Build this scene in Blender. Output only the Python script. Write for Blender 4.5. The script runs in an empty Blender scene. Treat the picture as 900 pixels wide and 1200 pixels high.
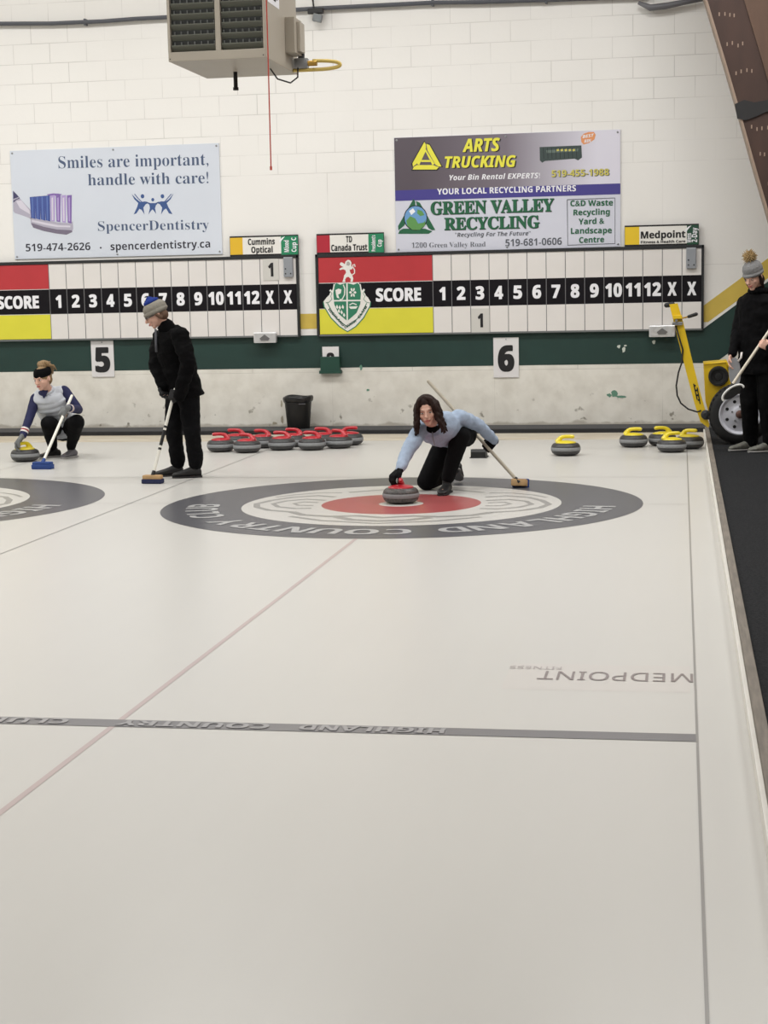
LIGHTK = .48
import bpy, bmesh, math, random
from mathutils import Vector, Matrix
random.seed(7)
SC = bpy.context.scene
COL = SC.collection
PI = math.pi

# ------------------------------------------------------------------ camera model
F_PX = 1959.4
CAM = Vector((2.1043, -12.51, 1.592))
YAW, PITCH, ROLL = .1771, .1295, -.0207
Fv = Vector((-math.sin(YAW)*math.cos(PITCH), math.cos(YAW)*math.cos(PITCH), -math.sin(PITCH)))
R0 = Vector((math.cos(YAW), math.sin(YAW), 0)); U0 = R0.cross(Fv)
Rv = R0*math.cos(ROLL)+U0*math.sin(ROLL); Uv = -R0*math.sin(ROLL)+U0*math.cos(ROLL)
WALL_Y, STEP_Y, STEP_Z = 6.606, 6.04, .075

def ray(x, y): return Fv+Rv*((x-450)/F_PX)-Uv*((y-600)/F_PX)
def at(x, y, Y=WALL_Y):
    d = ray(x, y); return CAM+d*((Y-CAM.y)/d.y)
def gnd(x, y, z=0.0):
    d = ray(x, y); return CAM+d*((z-CAM.z)/d.z)

cam = bpy.data.cameras.new('camera'); co = bpy.data.objects.new('camera', cam); COL.objects.link(co)
cam.sensor_fit = 'VERTICAL'; cam.sensor_height = 24; cam.lens = 24*F_PX/1200
cam.clip_end = 200
M = Matrix((Rv, Uv, -Fv)).transposed().to_4x4(); M.translation = CAM
co.matrix_world = M; SC.camera = co
SC.view_settings.view_transform = 'Standard'; SC.view_settings.look = 'None'
SC.view_settings.gamma = 1; SC.view_settings.use_curve_mapping = False
SC.view_settings.exposure = 0

# ------------------------------------------------------------------ materials
def lin(c):
    r = []
    for v in c:
        v = v/255
        r.append(v/12.92 if v <= .04045 else ((v+.055)/1.055)**2.4)
    return (*r, 1)
MATS = {}
def mat(name, rgb, rough=.6, metal=0, spec=.5, var=0, vscale=8, bump=0, bscale=60, emit=0, coat=0, alt=None, stretch=None):
    if name in MATS: return MATS[name]
    m = bpy.data.materials.new(name); m.use_nodes = True; MATS[name] = m
    nt = m.node_tree; N = nt.nodes; L = nt.links; b = N['Principled BSDF']
    c = lin(rgb); b.inputs['Base Color'].default_value = c
    b.inputs['Roughness'].default_value = rough; b.inputs['Metallic'].default_value = metal
    b.inputs['Specular IOR Level'].default_value = spec; b.inputs['Coat Weight'].default_value = coat
    if emit:
        b.inputs['Emission Color'].default_value = c; b.inputs['Emission Strength'].default_value = emit
    if var or bump:
        tc = N.new('ShaderNodeTexCoord'); src = tc.outputs['Object']
        if stretch:
            mp = N.new('ShaderNodeMapping'); mp.inputs['Scale'].default_value = stretch
            L.new(src, mp.inputs[0]); src = mp.outputs[0]
    if var:
        n = N.new('ShaderNodeTexNoise'); n.inputs['Scale'].default_value = vscale; n.inputs['Detail'].default_value = 5
        L.new(src, n.inputs['Vector'])
        r = N.new('ShaderNodeValToRGB'); L.new(n.outputs['Fac'], r.inputs[0])
        a2 = lin(alt) if alt else tuple(v*(1-var) for v in c[:3])+(1,)
        r.color_ramp.elements[0].position = .35; r.color_ramp.elements[1].position = .65
        r.color_ramp.elements[0].color = a2; r.color_ramp.elements[1].color = c
        L.new(r.outputs[0], b.inputs['Base Color'])
    if bump:
        n = N.new('ShaderNodeTexNoise'); n.inputs['Scale'].default_value = bscale; n.inputs['Detail'].default_value = 3
        L.new(src, n.inputs['Vector'])
        bp = N.new('ShaderNodeBump'); bp.inputs['Strength'].default_value = bump; bp.inputs['Distance'].default_value = .01
        L.new(n.outputs['Fac'], bp.inputs['Height']); L.new(bp.outputs[0], b.inputs['Normal'])
    return m

# ------------------------------------------------------------------ mesh builder
class MB:
    def __init__(s): s.v = []; s.f = []; s.m = []; s.mats = []
    def mi(s, m):
        if m not in s.mats: s.mats.append(m)
        return s.mats.index(m)
    def add(s, vs, fs, m):
        o = len(s.v); s.v += [Vector(v) for v in vs]; k = s.mi(m)
        for f in fs: s.f.append([i+o for i in f]); s.m.append(k)
        return s
    def box(s, a, b, m, bev=0, R=None, c=None):
        x0, y0, z0 = a; x1, y1, z1 = b
        if bev <= 0:
            vs = [(x0,y0,z0),(x1,y0,z0),(x1,y1,z0),(x0,y1,z0),(x0,y0,z1),(x1,y0,z1),(x1,y1,z1),(x0,y1,z1)]
            fs = [(3,2,1,0),(4,5,6,7),(0,1,5,4),(1,2,6,5),(2,3,7,6),(3,0,4,7)]
        else:
            bm = bmesh.new(); bmesh.ops.create_cube(bm, size=1)
            for v in bm.verts: v.co = Vector(((x0+x1)/2+v.co.x*(x1-x0), (y0+y1)/2+v.co.y*(y1-y0), (z0+z1)/2+v.co.z*(z1-z0)))
            bmesh.ops.bevel(bm, geom=bm.edges[:], offset=bev, segments=2, affect='EDGES', profile=.6)
            bm.verts.index_update(); vs = [v.co.copy() for v in bm.verts]; fs = [[v.index for v in f.verts] for f in bm.faces]; bm.free()
        if R is not None:
            c = Vector(c) if c is not None else Vector(((x0+x1)/2, (y0+y1)/2, (z0+z1)/2))
            vs = [R @ (Vector(v)-c)+c for v in vs]
        return s.add(vs, fs, m)
    def lathe(s, prof, m, c=(0,0,0), axis=(0,0,1), n=32):
        c = Vector(c); q = Vector((0,0,1)).rotation_difference(Vector(axis).normalized())
        vs = []; fs = []
        for r, z in prof:
            for i in range(n):
                a = 2*PI*i/n; vs.append(c+q @ Vector((max(r,1e-5)*math.cos(a), max(r,1e-5)*math.sin(a), z)))
        for k in range(len(prof)-1):
            for i in range(n):
                j = (i+1) % n; fs.append((k*n+i, k*n+j, (k+1)*n+j, (k+1)*n+i))
        fs.append(tuple(range(n-1,-1,-1))); e = (len(prof)-1)*n; fs.append(tuple(e+i for i in range(n)))
        return s.add(vs, fs, m)
    def tube(s, pts, r, m, n=10, flat=None):
        """tube through pts; r scalar or list; flat=(side vector, factor) squashes"""
        pts = [Vector(p) for p in pts]; rs = r if isinstance(r, (list, tuple)) else [r]*len(pts)
        vs = []; fs = []; prev = None
        for k, p in enumerate(pts):
            t = (pts[min(k+1, len(pts)-1)]-pts[max(k-1, 0)]).normalized()
            if prev is None:
                a = Vector((0,0,1)) if abs(t.z) < .9 else Vector((1,0,0))
                u = t.cross(a).normalized()
            else: u = (prev-t*prev.dot(t)).normalized()
            prev = u; w = t.cross(u)
            for i in range(n):
                an = 2*PI*i/n; vs.append(p+(u*math.cos(an)+w*math.sin(an))*rs[k])
        for k in range(len(pts)-1):
            for i in range(n):
                j = (i+1) % n; fs.append((k*n+i, k*n+j, (k+1)*n+j, (k+1)*n+i))
        fs.append(tuple(range(n-1,-1,-1))); e = (len(pts)-1)*n; fs.append(tuple(e+i for i in range(n)))
        return s.add(vs, fs, m)
    def capsule(s, a, b, ra, rb, m, n=14):
        a = Vector(a); b = Vector(b); d = b-a; L = d.length
        t = d/L if L > 1e-6 else Vector((0,0,1))
        pts = []; rs = []
        for k in range(5):
            an = PI/2*(k/4.0); pts.append(a-t*ra*math.cos(an)); rs.append(max(ra*math.sin(an), 1e-4))
        for k in range(5):
            an = PI/2*(k/4.0); pts.append(b+t*rb*math.sin(an)); rs.append(max(rb*math.cos(an), 1e-4))
        u = t.orthogonal().normalized(); w = t.cross(u); vs = []; fs = []
        for p, r in zip(pts, rs):
            for i in range(n):
                an = 2*PI*i/n; vs.append(p+(u*math.cos(an)+w*math.sin(an))*r)
        for k in range(len(pts)-1):
            for i in range(n):
                j = (i+1) % n; fs.append((k*n+i, k*n+j, (k+1)*n+j, (k+1)*n+i))
        fs.append(tuple(range(n-1,-1,-1))); e = (len(pts)-1)*n; fs.append(tuple(e+i for i in range(n)))
        return s.add(vs, fs, m)
    def ell(s, c, r, m, B=None, nu=16, nv=10):
        """ellipsoid; B = (X,Y,Z) axes"""
        c = Vector(c); X, Y, Z = B if B else (Vector((1,0,0)), Vector((0,1,0)), Vector((0,0,1)))
        vs = []; fs = []
        for k in range(nv+1):
            ph = PI*k/nv
            for i in range(nu):
                a = 2*PI*i/nu; q = max(math.sin(ph), 1e-3)
                vs.append(c+X*(r[0]*q*math.cos(a))+Y*(r[1]*q*math.sin(a))-Z*(r[2]*math.cos(ph)))
        for k in range(nv):
            for i in range(nu):
                j = (i+1) % nu; fs.append((k*nu+i, k*nu+j, (k+1)*nu+j, (k+1)*nu+i))
        fs.append(tuple(range(nu-1,-1,-1))); e = nv*nu; fs.append(tuple(e+i for i in range(nu)))
        return s.add(vs, fs, m)
    def loft(s, secs, m, n=24, pw=2.4):
        """secs: (centre, side vec*halfwidth, fwd vec*halfdepth) ; superellipse"""
        vs = []; fs = []
        for c, a, b in secs:
            c = Vector(c)
            for i in range(n):
                t = 2*PI*i/n; cs, sn = math.cos(t), math.sin(t)
                vs.append(c+a*(math.copysign(abs(cs)**(2/pw), cs))+b*(math.copysign(abs(sn)**(2/pw), sn)))
        for k in range(len(secs)-1):
            for i in range(n):
                j = (i+1) % n; fs.append((k*n+i, k*n+j, (k+1)*n+j, (k+1)*n+i))
        fs.append(tuple(range(n-1,-1,-1))); e = (len(secs)-1)*n; fs.append(tuple(e+i for i in range(n)))
        return s.add(vs, fs, m)
    def prism(s, pts, d, m):
        """closed polygon pts (3D list) extruded by vector d"""
        n = len(pts); pts = [Vector(p) for p in pts]; d = Vector(d)
        vs = pts+[p+d for p in pts]
        fs = [tuple(range(n)), tuple(range(2*n-1, n-1, -1))]+[((i+1) % n, i, i+n, (i+1) % n+n) for i in range(n)]
        return s.add(vs, fs, m)
    def poly(s, pts, m): return s.add(pts, [tuple(range(len(pts)))], m)
    def mesh(s, name, off=Vector((0,0,0))):
        me = bpy.data.meshes.new(name); me.from_pydata([v-off for v in s.v], [], s.f)
        for m in s.mats: me.materials.append(m)
        me.polygons.foreach_set('material_index', s.m); me.update(); return me
    def build(s, name, parent=None, smooth=False, loc=None, fixn=True, auto=None):
        base = Vector((0,0,0))
        if loc is not None: base = Vector(loc)
        elif parent is not None: base = wloc(parent)
        me = s.mesh(name, base)
        if fixn:
            bm = bmesh.new(); bm.from_mesh(me); bmesh.ops.recalc_face_normals(bm, faces=bm.faces[:]); bm.to_mesh(me); bm.free()
        o = bpy.data.objects.new(name, me); COL.objects.link(o)
        if parent is not None:
            o.parent = parent
            if loc is not None: o.location = base-wloc(parent)
        elif loc is not None: o.location = base
        if smooth: shade(me, auto)
        return o
def wloc(o):
    p = Vector((0,0,0))
    while o is not None: p = p+o.location; o = o.parent
    return p
def shade(me, auto=None):
    for p in me.polygons: p.use_smooth = True
    if auto is not None: me.set_sharp_from_angle(angle=math.radians(auto))
def tag(o, label=None, cat=None, group=None, kind=None):
    if label: o['label'] = label
    if cat: o['category'] = cat
    if group: o['group'] = group
    if kind: o['kind'] = kind
    return o
def empty(name, loc, label, cat, group=None):
    o = bpy.data.objects.new(name, None); COL.objects.link(o); o.location = loc; o.empty_display_size = .05
    return tag(o, label, cat, group)
def copy_tree(o, parent=None):
    c = o.copy(); COL.objects.link(c)
    if parent is not None: c.parent = parent
    for ch in [x for x in bpy.data.objects if x.parent == o]: copy_tree(ch, c)
    return c
def struct(o): o['kind'] = 'structure'; return o

# voxel skinning: one continuous surface out of overlapping pieces
def skin(mb, name, parent=None, vox=.008, smooth=4, loc=None):
    base = Vector(loc) if loc is not None else (wloc(parent) if parent is not None else Vector((0,0,0)))
    me = mb.mesh(name, base)
    bm = bmesh.new(); bm.from_mesh(me); bmesh.ops.recalc_face_normals(bm, faces=bm.faces[:]); bm.to_mesh(me); bm.free()
    o = bpy.data.objects.new(name, me); COL.objects.link(o)
    r = o.modifiers.new('r', 'REMESH'); r.mode = 'VOXEL'; r.voxel_size = vox; r.use_smooth_shade = True
    s = o.modifiers.new('s', 'SMOOTH'); s.factor = .5; s.iterations = smooth
    dg = bpy.context.evaluated_depsgraph_get()
    m2 = bpy.data.meshes.new_from_object(o.evaluated_get(dg)); m2.name = name
    m2.materials.clear()
    for m in mb.mats: m2.materials.append(m)
    o.modifiers.clear(); o.data = m2; bpy.data.meshes.remove(me)
    for p in m2.polygons: p.use_smooth = True; p.material_index = 0
    if parent is not None: o.parent = parent
    elif loc is not None: o.location = base
    return o

# ------------------------------------------------------------------ lettering
def fnt(s, f):
    if not f: return s
    A, a, d = {'serif': (0x1D400, 0x1D41A, 0x1D7CE), 'sans': (0x1D5A0, 0x1D5BA, 0x1D7E2), 'bold': (0x1D5D4, 0x1D5EE, 0x1D7EC), 'ital': (0x1D63C, 0x1D656, 0x1D7EC)}[f]
    r = ''
    for c in s:
        if 'A' <= c <= 'Z': r += chr(A+ord(c)-65)
        elif 'a' <= c <= 'z': r += chr(a+ord(c)-97)
        elif '0' <= c <= '9': r += chr(d+ord(c)-48)
        else: r += c
    return r
GC = {}
def glyphs(s, f='', off=0.0, shear=0.0, gap=1.0):
    """flat letters -> (verts2d, faces)"""
    k = (s, f, off, shear, gap)
    if k in GC: return GC[k]
    if off > 0:      # heavier weight: the same outline stamped with small shifts
        v0, f0 = glyphs(s, f, 0.0, shear, gap); v = []; fc = []
        for L_, (dx, dy) in enumerate(((0,0),(off,0),(-off,0),(off*.8,off*.6),(-off*.8,off*.6),(off*.8,-off*.6),(-off*.8,-off*.6))):
            o_ = len(v); v += [(p[0]+dx, p[1]+dy, L_*.00025) for p in v0]; fc += [tuple(i+o_ for i in q) for q in f0]
        GC[k] = (v, fc); return GC[k]
    cu = bpy.data.curves.new('lettering', 'FONT'); cu.body = fnt(s, f); cu.offset = off; cu.shear = shear
    cu.resolution_u = 4; cu.fill_mode = 'FRONT'; cu.space_character = gap
    o = bpy.data.objects.new('lettering', cu); COL.objects.link(o)
    dg = bpy.context.evaluated_depsgraph_get(); me = bpy.data.meshes.new_from_object(o.evaluated_get(dg))
    v = [(p.co.x, p.co.y, 0.0) for p in me.vertices]; fc = [tuple(p.vertices) for p in me.polygons]
    bpy.data.objects.remove(o); bpy.data.curves.remove(cu); bpy.data.meshes.remove(me)
    GC[k] = (v, fc); return GC[k]
CAPH = {}
def caph(f):
    if f not in CAPH: CAPH[f] = max(p[1] for p in glyphs('H', f)[0])
    return CAPH[f]
def wtxt(mb, s, px0, px1, pyb, pyb1, hpx, m, y, f='bold', off=0.0, shear=0.0, gap=1.0, slope=0.0):
    """letters on a vertical plane at depth y: left px, right px, baseline py left/right, cap height px"""
    v, fc = glyphs(s, f, off, shear, gap)
    if not v: return
    a = at(px0, pyb, y); b = at(px1, pyb1, y); x0 = min(p[0] for p in v); x1 = max(p[0] for p in v)
    h = hpx/(F_PX/(y-CAM.y))*1.01
    sx = (b.x-a.x)/(x1-x0); sz = h/caph(f)
    vs = [(a.x+(p[0]-x0)*sx, y-p[2], a.z+(b.z-a.z)*((p[0]-x0)/(x1-x0))+p[1]*sz) for p in v]
    mb.add(vs, fc, m)
def btxt(mb, s, x0, x1, z, h, m, y, f='bold', off=0.0, shear=0.0, rot=False):
    """metric version: x range, baseline z, cap height; rot: turned 90 deg reading upward"""
    v, fc = glyphs(s, f, off, shear); a0 = min(p[0] for p in v); a1 = max(p[0] for p in v)
    if rot:   # runs from z=x0 to z=x1, baseline at x=z
        k = (x1-x0)/(a1-a0); q = h/caph(f)
        vs = [(z-p[1]*q, y-p[2], x0+(p[0]-a0)*k) for p in v]
    else:
        k = (x1-x0)/(a1-a0); q = h/caph(f)
        vs = [(x0+(p[0]-a0)*k, y-p[2], z+p[1]*q) for p in v]
    mb.add(vs, fc, m)
def wpoly(mb, pts, m, y):
    vs = [at(p[0], p[1], y) for p in pts]
    tri_poly(mb, vs, m)
def tri_poly(mb, vs, m):
    from mathutils.geometry import tessellate_polygon
    t = tessellate_polygon([[Vector(v) for v in vs]])
    mb.add(vs, [tuple(q) for q in t], m)
def wline(mb, pts, w, m, y):
    """painted line of pixel width w through pixel points on plane y"""
    P = [at(p[0], p[1], y) for p in pts]; hw = w/(F_PX/(y-CAM.y))/2
    ribbon(mb, P, hw, m, Vector((0,1,0)))
def ribbon(mb, P, hw, m, nrm):
    L = []; Rr = []
    for k, p in enumerate(P):
        t = (P[min(k+1, len(P)-1)]-P[max(k-1, 0)]).normalized(); s = t.cross(nrm).normalized()*hw
        L.append(p+s); Rr.append(p-s)
    n = len(P); mb.add(L+Rr, [(i, i+1, n+i+1, n+i) for i in range(n-1)], m)

# ------------------------------------------------------------------ palette
white_paint = mat('sign_white', (228,228,230), .45)
black = mat('print_black', (18,17,20), .55)
navy_txt = mat('print_slate_blue', (72,88,118), .5)
frame_dark = mat('dark_frame', (32,34,36), .5)
steel = mat('grey_steel', (150,152,155), .35, .7)
blackplastic = mat('black_plastic', (13,13,14), .5)

# ------------------------------------------------------------------ setting
def wall_material():
    m = bpy.data.materials.new('painted_block_wall'); m.use_nodes = True
    nt = m.node_tree; N = nt.nodes; L = nt.links; b = N['Principled BSDF']; b.inputs['Roughness'].default_value = .55
    tc = N.new('ShaderNodeTexCoord'); sp = N.new('ShaderNodeSeparateXYZ'); L.new(tc.outputs['Object'], sp.inputs[0])
    cb = N.new('ShaderNodeCombineXYZ'); L.new(sp.outputs['X'], cb.inputs[0])
    sub = N.new('ShaderNodeMath'); sub.operation = 'SUBTRACT'; sub.inputs[1].default_value = 2.985; L.new(sp.outputs['Z'], sub.inputs[0]); L.new(sub.outputs[0], cb.inputs[1])
    def noise(sc, det=4):
        n = N.new('ShaderNodeTexNoise'); n.inputs['Scale'].default_value = sc; n.inputs['Detail'].default_value = det; L.new(tc.outputs['Object'], n.inputs['Vector']); return n
    def brick(w, h, ms):
        k = N.new('ShaderNodeTexBrick'); k.inputs['Scale'].default_value = 1; k.inputs['Brick Width'].default_value = w; k.inputs['Row Height'].default_value = h
        k.inputs['Mortar Size'].default_value = ms; k.inputs['Mortar Smooth'].default_value = .3; k.offset = .5; L.new(cb.outputs[0], k.inputs['Vector']); return k
    b1 = brick(.45, .228, .0045); b2 = brick(1.9, 1.14, .004)
    gt = N.new('ShaderNodeMath'); gt.operation = 'GREATER_THAN'; gt.inputs[1].default_value = 2.98; L.new(sp.outputs['Z'], gt.inputs[0])
    mx = N.new('ShaderNodeMix'); L.new(gt.outputs[0], mx.inputs[0]); L.new(b2.outputs['Fac'], mx.inputs[2]); L.new(b1.outputs['Fac'], mx.inputs[3])
    # joints fade in and out where paint has filled them
    nz = noise(1.3, 3); rp = N.new('ShaderNodeMapRange'); rp.inputs[1].default_value = .35; rp.inputs[2].default_value = .7; rp.inputs[3].default_value = .03; rp.inputs[4].default_value = .38; L.new(nz.outputs['Fac'], rp.inputs[0])
    jm = N.new('ShaderNodeMath'); jm.operation = 'MULTIPLY'; L.new(mx.outputs[0], jm.inputs[0]); L.new(rp.outputs[0], jm.inputs[1])
    base = N.new('ShaderNodeMix'); base.data_type = 'RGBA'
    big = noise(.8, 4); L.new(big.outputs['Fac'], base.inputs[0]); base.inputs[6].default_value = lin((232,230,225)); base.inputs[7].default_value = lin((240,238,234))
    # lower course: creamier, scuffed paint
    lw = N.new('ShaderNodeMapRange'); lw.inputs[1].default_value = .95; lw.inputs[2].default_value = 1.0; L.new(sp.outputs['Z'], lw.inputs[0])
    c2 = N.new('ShaderNodeMix'); c2.data_type = 'RGBA'; L.new(lw.outputs[0], c2.inputs[0])
    sc = noise(5, 6); dirty = N.new('ShaderNodeValToRGB'); L.new(sc.outputs['Fac'], dirty.inputs[0])
    dirty.color_ramp.elements[0].position = .3; dirty.color_ramp.elements[0].color = lin((212,208,198)); dirty.color_ramp.elements[1].position = .62; dirty.color_ramp.elements[1].color = lin((228,225,216))
    L.new(dirty.outputs[0], c2.inputs[6]); L.new(base.outputs[2], c2.inputs[7])
    c3 = N.new('ShaderNodeMix'); c3.data_type = 'RGBA'; L.new(jm.outputs[0], c3.inputs[0]); L.new(c2.outputs[2], c3.inputs[6]); c3.inputs[7].default_value = lin((120,116,108))
    # chips and stains where the paint peels near the foot of the wall
    ch = noise(9, 7); cr = N.new('ShaderNodeMapRange'); cr.inputs[1].default_value = .66; cr.inputs[2].default_value = .72; L.new(ch.outputs['Fac'], cr.inputs[0])
    hz = N.new('ShaderNodeMapRange'); hz.inputs[1].default_value = .08; hz.inputs[2].default_value = .55; hz.inputs[3].default_value = 1; hz.inputs[4].default_value = .0; L.new(sp.outputs['Z'], hz.inputs[0])
    cm = N.new('ShaderNodeMath'); cm.operation = 'MULTIPLY'; L.new(cr.outputs[0], cm.inputs[0]); L.new(hz.outputs[0], cm.inputs[1])
    c4 = N.new('ShaderNodeMix'); c4.data_type = 'RGBA'; L.new(cm.outputs[0], c4.inputs[0]); L.new(c3.outputs[2], c4.inputs[6]); c4.inputs[7].default_value = lin((118,112,98))
    # grime line along the foot, ragged
    gn = noise(6, 5); ga = N.new('ShaderNodeMath'); ga.operation = 'MULTIPLY_ADD'; ga.inputs[1].default_value = -.12; L.new(gn.outputs['Fac'], ga.inputs[0]); L.new(sp.outputs['Z'], ga.inputs[2])
    gr = N.new('ShaderNodeMapRange'); gr.inputs[1].default_value = .03; gr.inputs[2].default_value = .055; gr.inputs[3].default_value = .5; gr.inputs[4].default_value = 0; L.new(ga.outputs[0], gr.inputs[0])
    c5 = N.new('ShaderNodeMix'); c5.data_type = 'RGBA'; L.new(gr.outputs[0], c5.inputs[0]); L.new(c4.outputs[2], c5.inputs[6]); c5.inputs[7].default_value = lin((128,118,100))
    L.new(c5.outputs[2], b.inputs['Base Color'])
    bp = N.new('ShaderNodeBump'); bp.inputs['Strength'].default_value = .35; bp.inputs['Distance'].default_value = .012; bp.invert = True
    ad = N.new('ShaderNodeMath'); ad.operation = 'MULTIPLY_ADD'; ad.inputs[1].default_value = .25; L.new(noise(22, 5).outputs['Fac'], ad.inputs[0]); L.new(jm.outputs[0], ad.inputs[2])
    L.new(ad.outputs[0], bp.inputs['Height']); L.new(bp.outputs[0], b.inputs['Normal'])
    return m
wallm = wall_material()
mb = MB().box((-14, WALL_Y, -.1), (9, WALL_Y+.25, 7.2), wallm)
wall_back = struct(mb.build('wall_back'))
plain = mat('plain_wall_paint', (205,202,195), .7, var=.05, vscale=2)
struct(MB().box((-14.25, -20, -.1), (-14, WALL_Y+.25, 7.2), plain).build('wall_left'))
struct(MB().box((8.75, -20, -.1), (9, WALL_Y, 7.2), mat('timber_wall', (150,120,95), .7, var=.15, vscale=3)).build('wall_right'))
struct(MB().box((-14, -20.25, -.1), (9, -20, 7.2), plain).build('wall_front'))
struct(MB().box((-14.25, -20.25, 7.2), (9, WALL_Y+.25, 7.35), mat('ceiling_white', (225,222,214), .7, var=.04, vscale=1)).build('ceiling'))

# painted bands on the back wall
green = mat('stripe_green', (24,56,50), .55, var=.12, vscale=4)
yellow = mat('stripe_yellow', (214,186,84), .55, var=.08, vscale=5)
whitep = mat('stripe_white', (232,229,222), .55)
ys = WALL_Y-.002
xk = at(838, 426).x                                           # where the bands turn upward
ztop_g, zbot_g = 1.135, .755
sl = math.tan(math.radians(36))
def band(zl, zh, xt, m, name):
    xl = xt; x2 = 6.0
    pts = [(-14, zl), (xl+ (0), zl), (x2, zl+(x2-xl)*sl), (x2, zh+(x2-xl+ (zh-zl)*.35)*sl), (xl-(zh-zl)*.35, zh), (-14, zh)]
    b = MB(); b.prism([(p[0], ys, p[1]) for p in pts], (0, .0025, 0), m)
    o = b.build(name, wall_back); return struct(o)
band(zbot_g, ztop_g, 2.48, green, 'painted_green_band')
band(1.21, 1.385, 2.40, yellow, 'painted_yellow_band')

# dark boarding at the foot of the wall, the raised walkway
rub = mat('black_rubber', (30,30,32), .75, var=.2, vscale=6, bump=.2, bscale=90)
rub2 = mat('grey_rubber_top', (66,66,68), .8, var=.15, vscale=7, bump=.2, bscale=120)
o = MB().box((-14, STEP_Y+.002, 0), (9, WALL_Y, STEP_Z), rub2)
o.box((-14, STEP_Y-.012, .0), (2.36, STEP_Y+.02, STEP_Z-.006), rub)
struct(o.build('floor_walkway_end'))
carpet = mat('charcoal_carpet', (42,43,45), .95, spec=.1, var=.45, vscale=70, bump=.5, bscale=240)
struct(MB().box((2.40, -20, -.02), (8.75, STEP_Y+.004, STEP_Z), carpet).build('floor_walkway_side'))

# ice
def ice_mat(name, rgb, var=.03, rough=.26):
    m = bpy.data.materials.new(name); m.use_nodes = True; nt = m.node_tree; N = nt.nodes; L = nt.links; b = N['Principled BSDF']
    tc = N.new('ShaderNodeTexCoord')
    n1 = N.new('ShaderNodeTexNoise'); n1.inputs['Scale'].default_value = 1.1; n1.inputs['Detail'].default_value = 3; L.new(tc.outputs['Object'], n1.inputs['Vector'])
    mp = N.new('ShaderNodeMapping'); mp.inputs['Scale'].default_value = (5, .5, 1); L.new(tc.outputs['Object'], mp.inputs[0])
    n2 = N.new('ShaderNodeTexNoise'); n2.inputs['Scale'].default_value = 1.6; n2.inputs['Detail'].default_value = 2; L.new(mp.outputs[0], n2.inputs['Vector'])
    ad = N.new('ShaderNodeMath'); ad.operation = 'ADD'; L.new(n1.outputs['Fac'], ad.inputs[0]); L.new(n2.outputs['Fac'], ad.inputs[1])
    r = N.new('ShaderNodeMapRange'); r.inputs[1].default_value = .5; r.inputs[2].default_value = 1.5; L.new(ad.outputs[0], r.inputs[0])
    mx = N.new('ShaderNodeMix'); mx.data_type = 'RGBA'; L.new(r.outputs[0], mx.inputs[0]); c = lin(rgb)
    mx.inputs[6].default_value = tuple(v*(1-var*2) for v in c[:3])+(1,); mx.inputs[7].default_value = c
    L.new(mx.outputs[2], b.inputs['Base Color'])
    b.inputs['Roughness'].default_value = rough+.02
    b.inputs['IOR'].default_value = 1.31
    return m
ice = ice_mat('pebbled_ice', (202,200,195), .014)
SHEET, HALF = 4.3094, 2.1642
EDGE = 2.345
fl = MB(); fl.box((-14, -20, -.15), (EDGE+.055, WALL_Y, 0), ice)
floor = struct(fl.build('floor'))
grey_ring = ice_mat('ring_grey_paint', (90,90,95), .05)
white_ring = ice_mat('ring_white_paint', (201,199,194), .014)
red_ring = ice_mat('ring_red_paint', (168,84,84), .04)
pale_line = ice_mat('pale_grey_paint', (152,150,147), .03)
letter_paint = ice_mat('ring_letter_paint', (176,176,176), .05)
hog_paint = ice_mat('hog_line_paint', (122,120,122), .04)
hog_letter = ice_mat('hog_letter_paint', (160,158,159), .03)
pinkl = ice_mat('centre_line_paint', (188,172,170), .04)
thin_dark = ice_mat('side_line_paint', (150,147,144), .05)
faint = ice_mat('faint_line_paint', (192,189,184), .02)
def annulus(mb, cx, cy, r0, r1, z, m, n=128):
    vs = []
    for i in range(n):
        a = 2*PI*i/n; c, s = math.cos(a), math.sin(a)
        vs += [(cx+r0*c, cy+r0*s, z), (cx+r1*c, cy+r1*s, z)]
    mb.add(vs, [(2*i, 2*i+1, (2*i+3) % (2*n), (2*i+2) % (2*n)) for i in range(n)], m)
def rect(mb, x0, y0, x1, y1, z, m): mb.add([(x0,y0,z),(x1,y0,z),(x1,y1,z),(x0,y1,z)], [(0,1,2,3)], m)
def arc_text(mb, s, cx, cy, r, h, a0, a1, z, m, f='bold'):
    """letters clockwise from a0 to a1 (degrees), tops outward"""
    n = len(s); ws = []
    for c in s:
        if c == ' ': ws.append(.45); continue
        v, _ = glyphs(c, f); ws.append(max(p[0] for p in v)-min(p[0] for p in v)+.12)
    tot = sum(ws); u = 0
    k = h/caph(f)
    for c, w in zip(s, ws):
        if c != ' ':
            v, fc = glyphs(c, f, .008); mn = min(p[0] for p in v)
            vs = []
            for p in v:
                t = (u+.06+p[0]-mn)/tot; a = math.radians(a0+(a1-a0)*t); rr = r+p[1]*k
                vs.append((cx+rr*math.cos(a), cy+rr*math.sin(a), z+p[2]))
            mb.add(vs, fc, m)
        u += w
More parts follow.
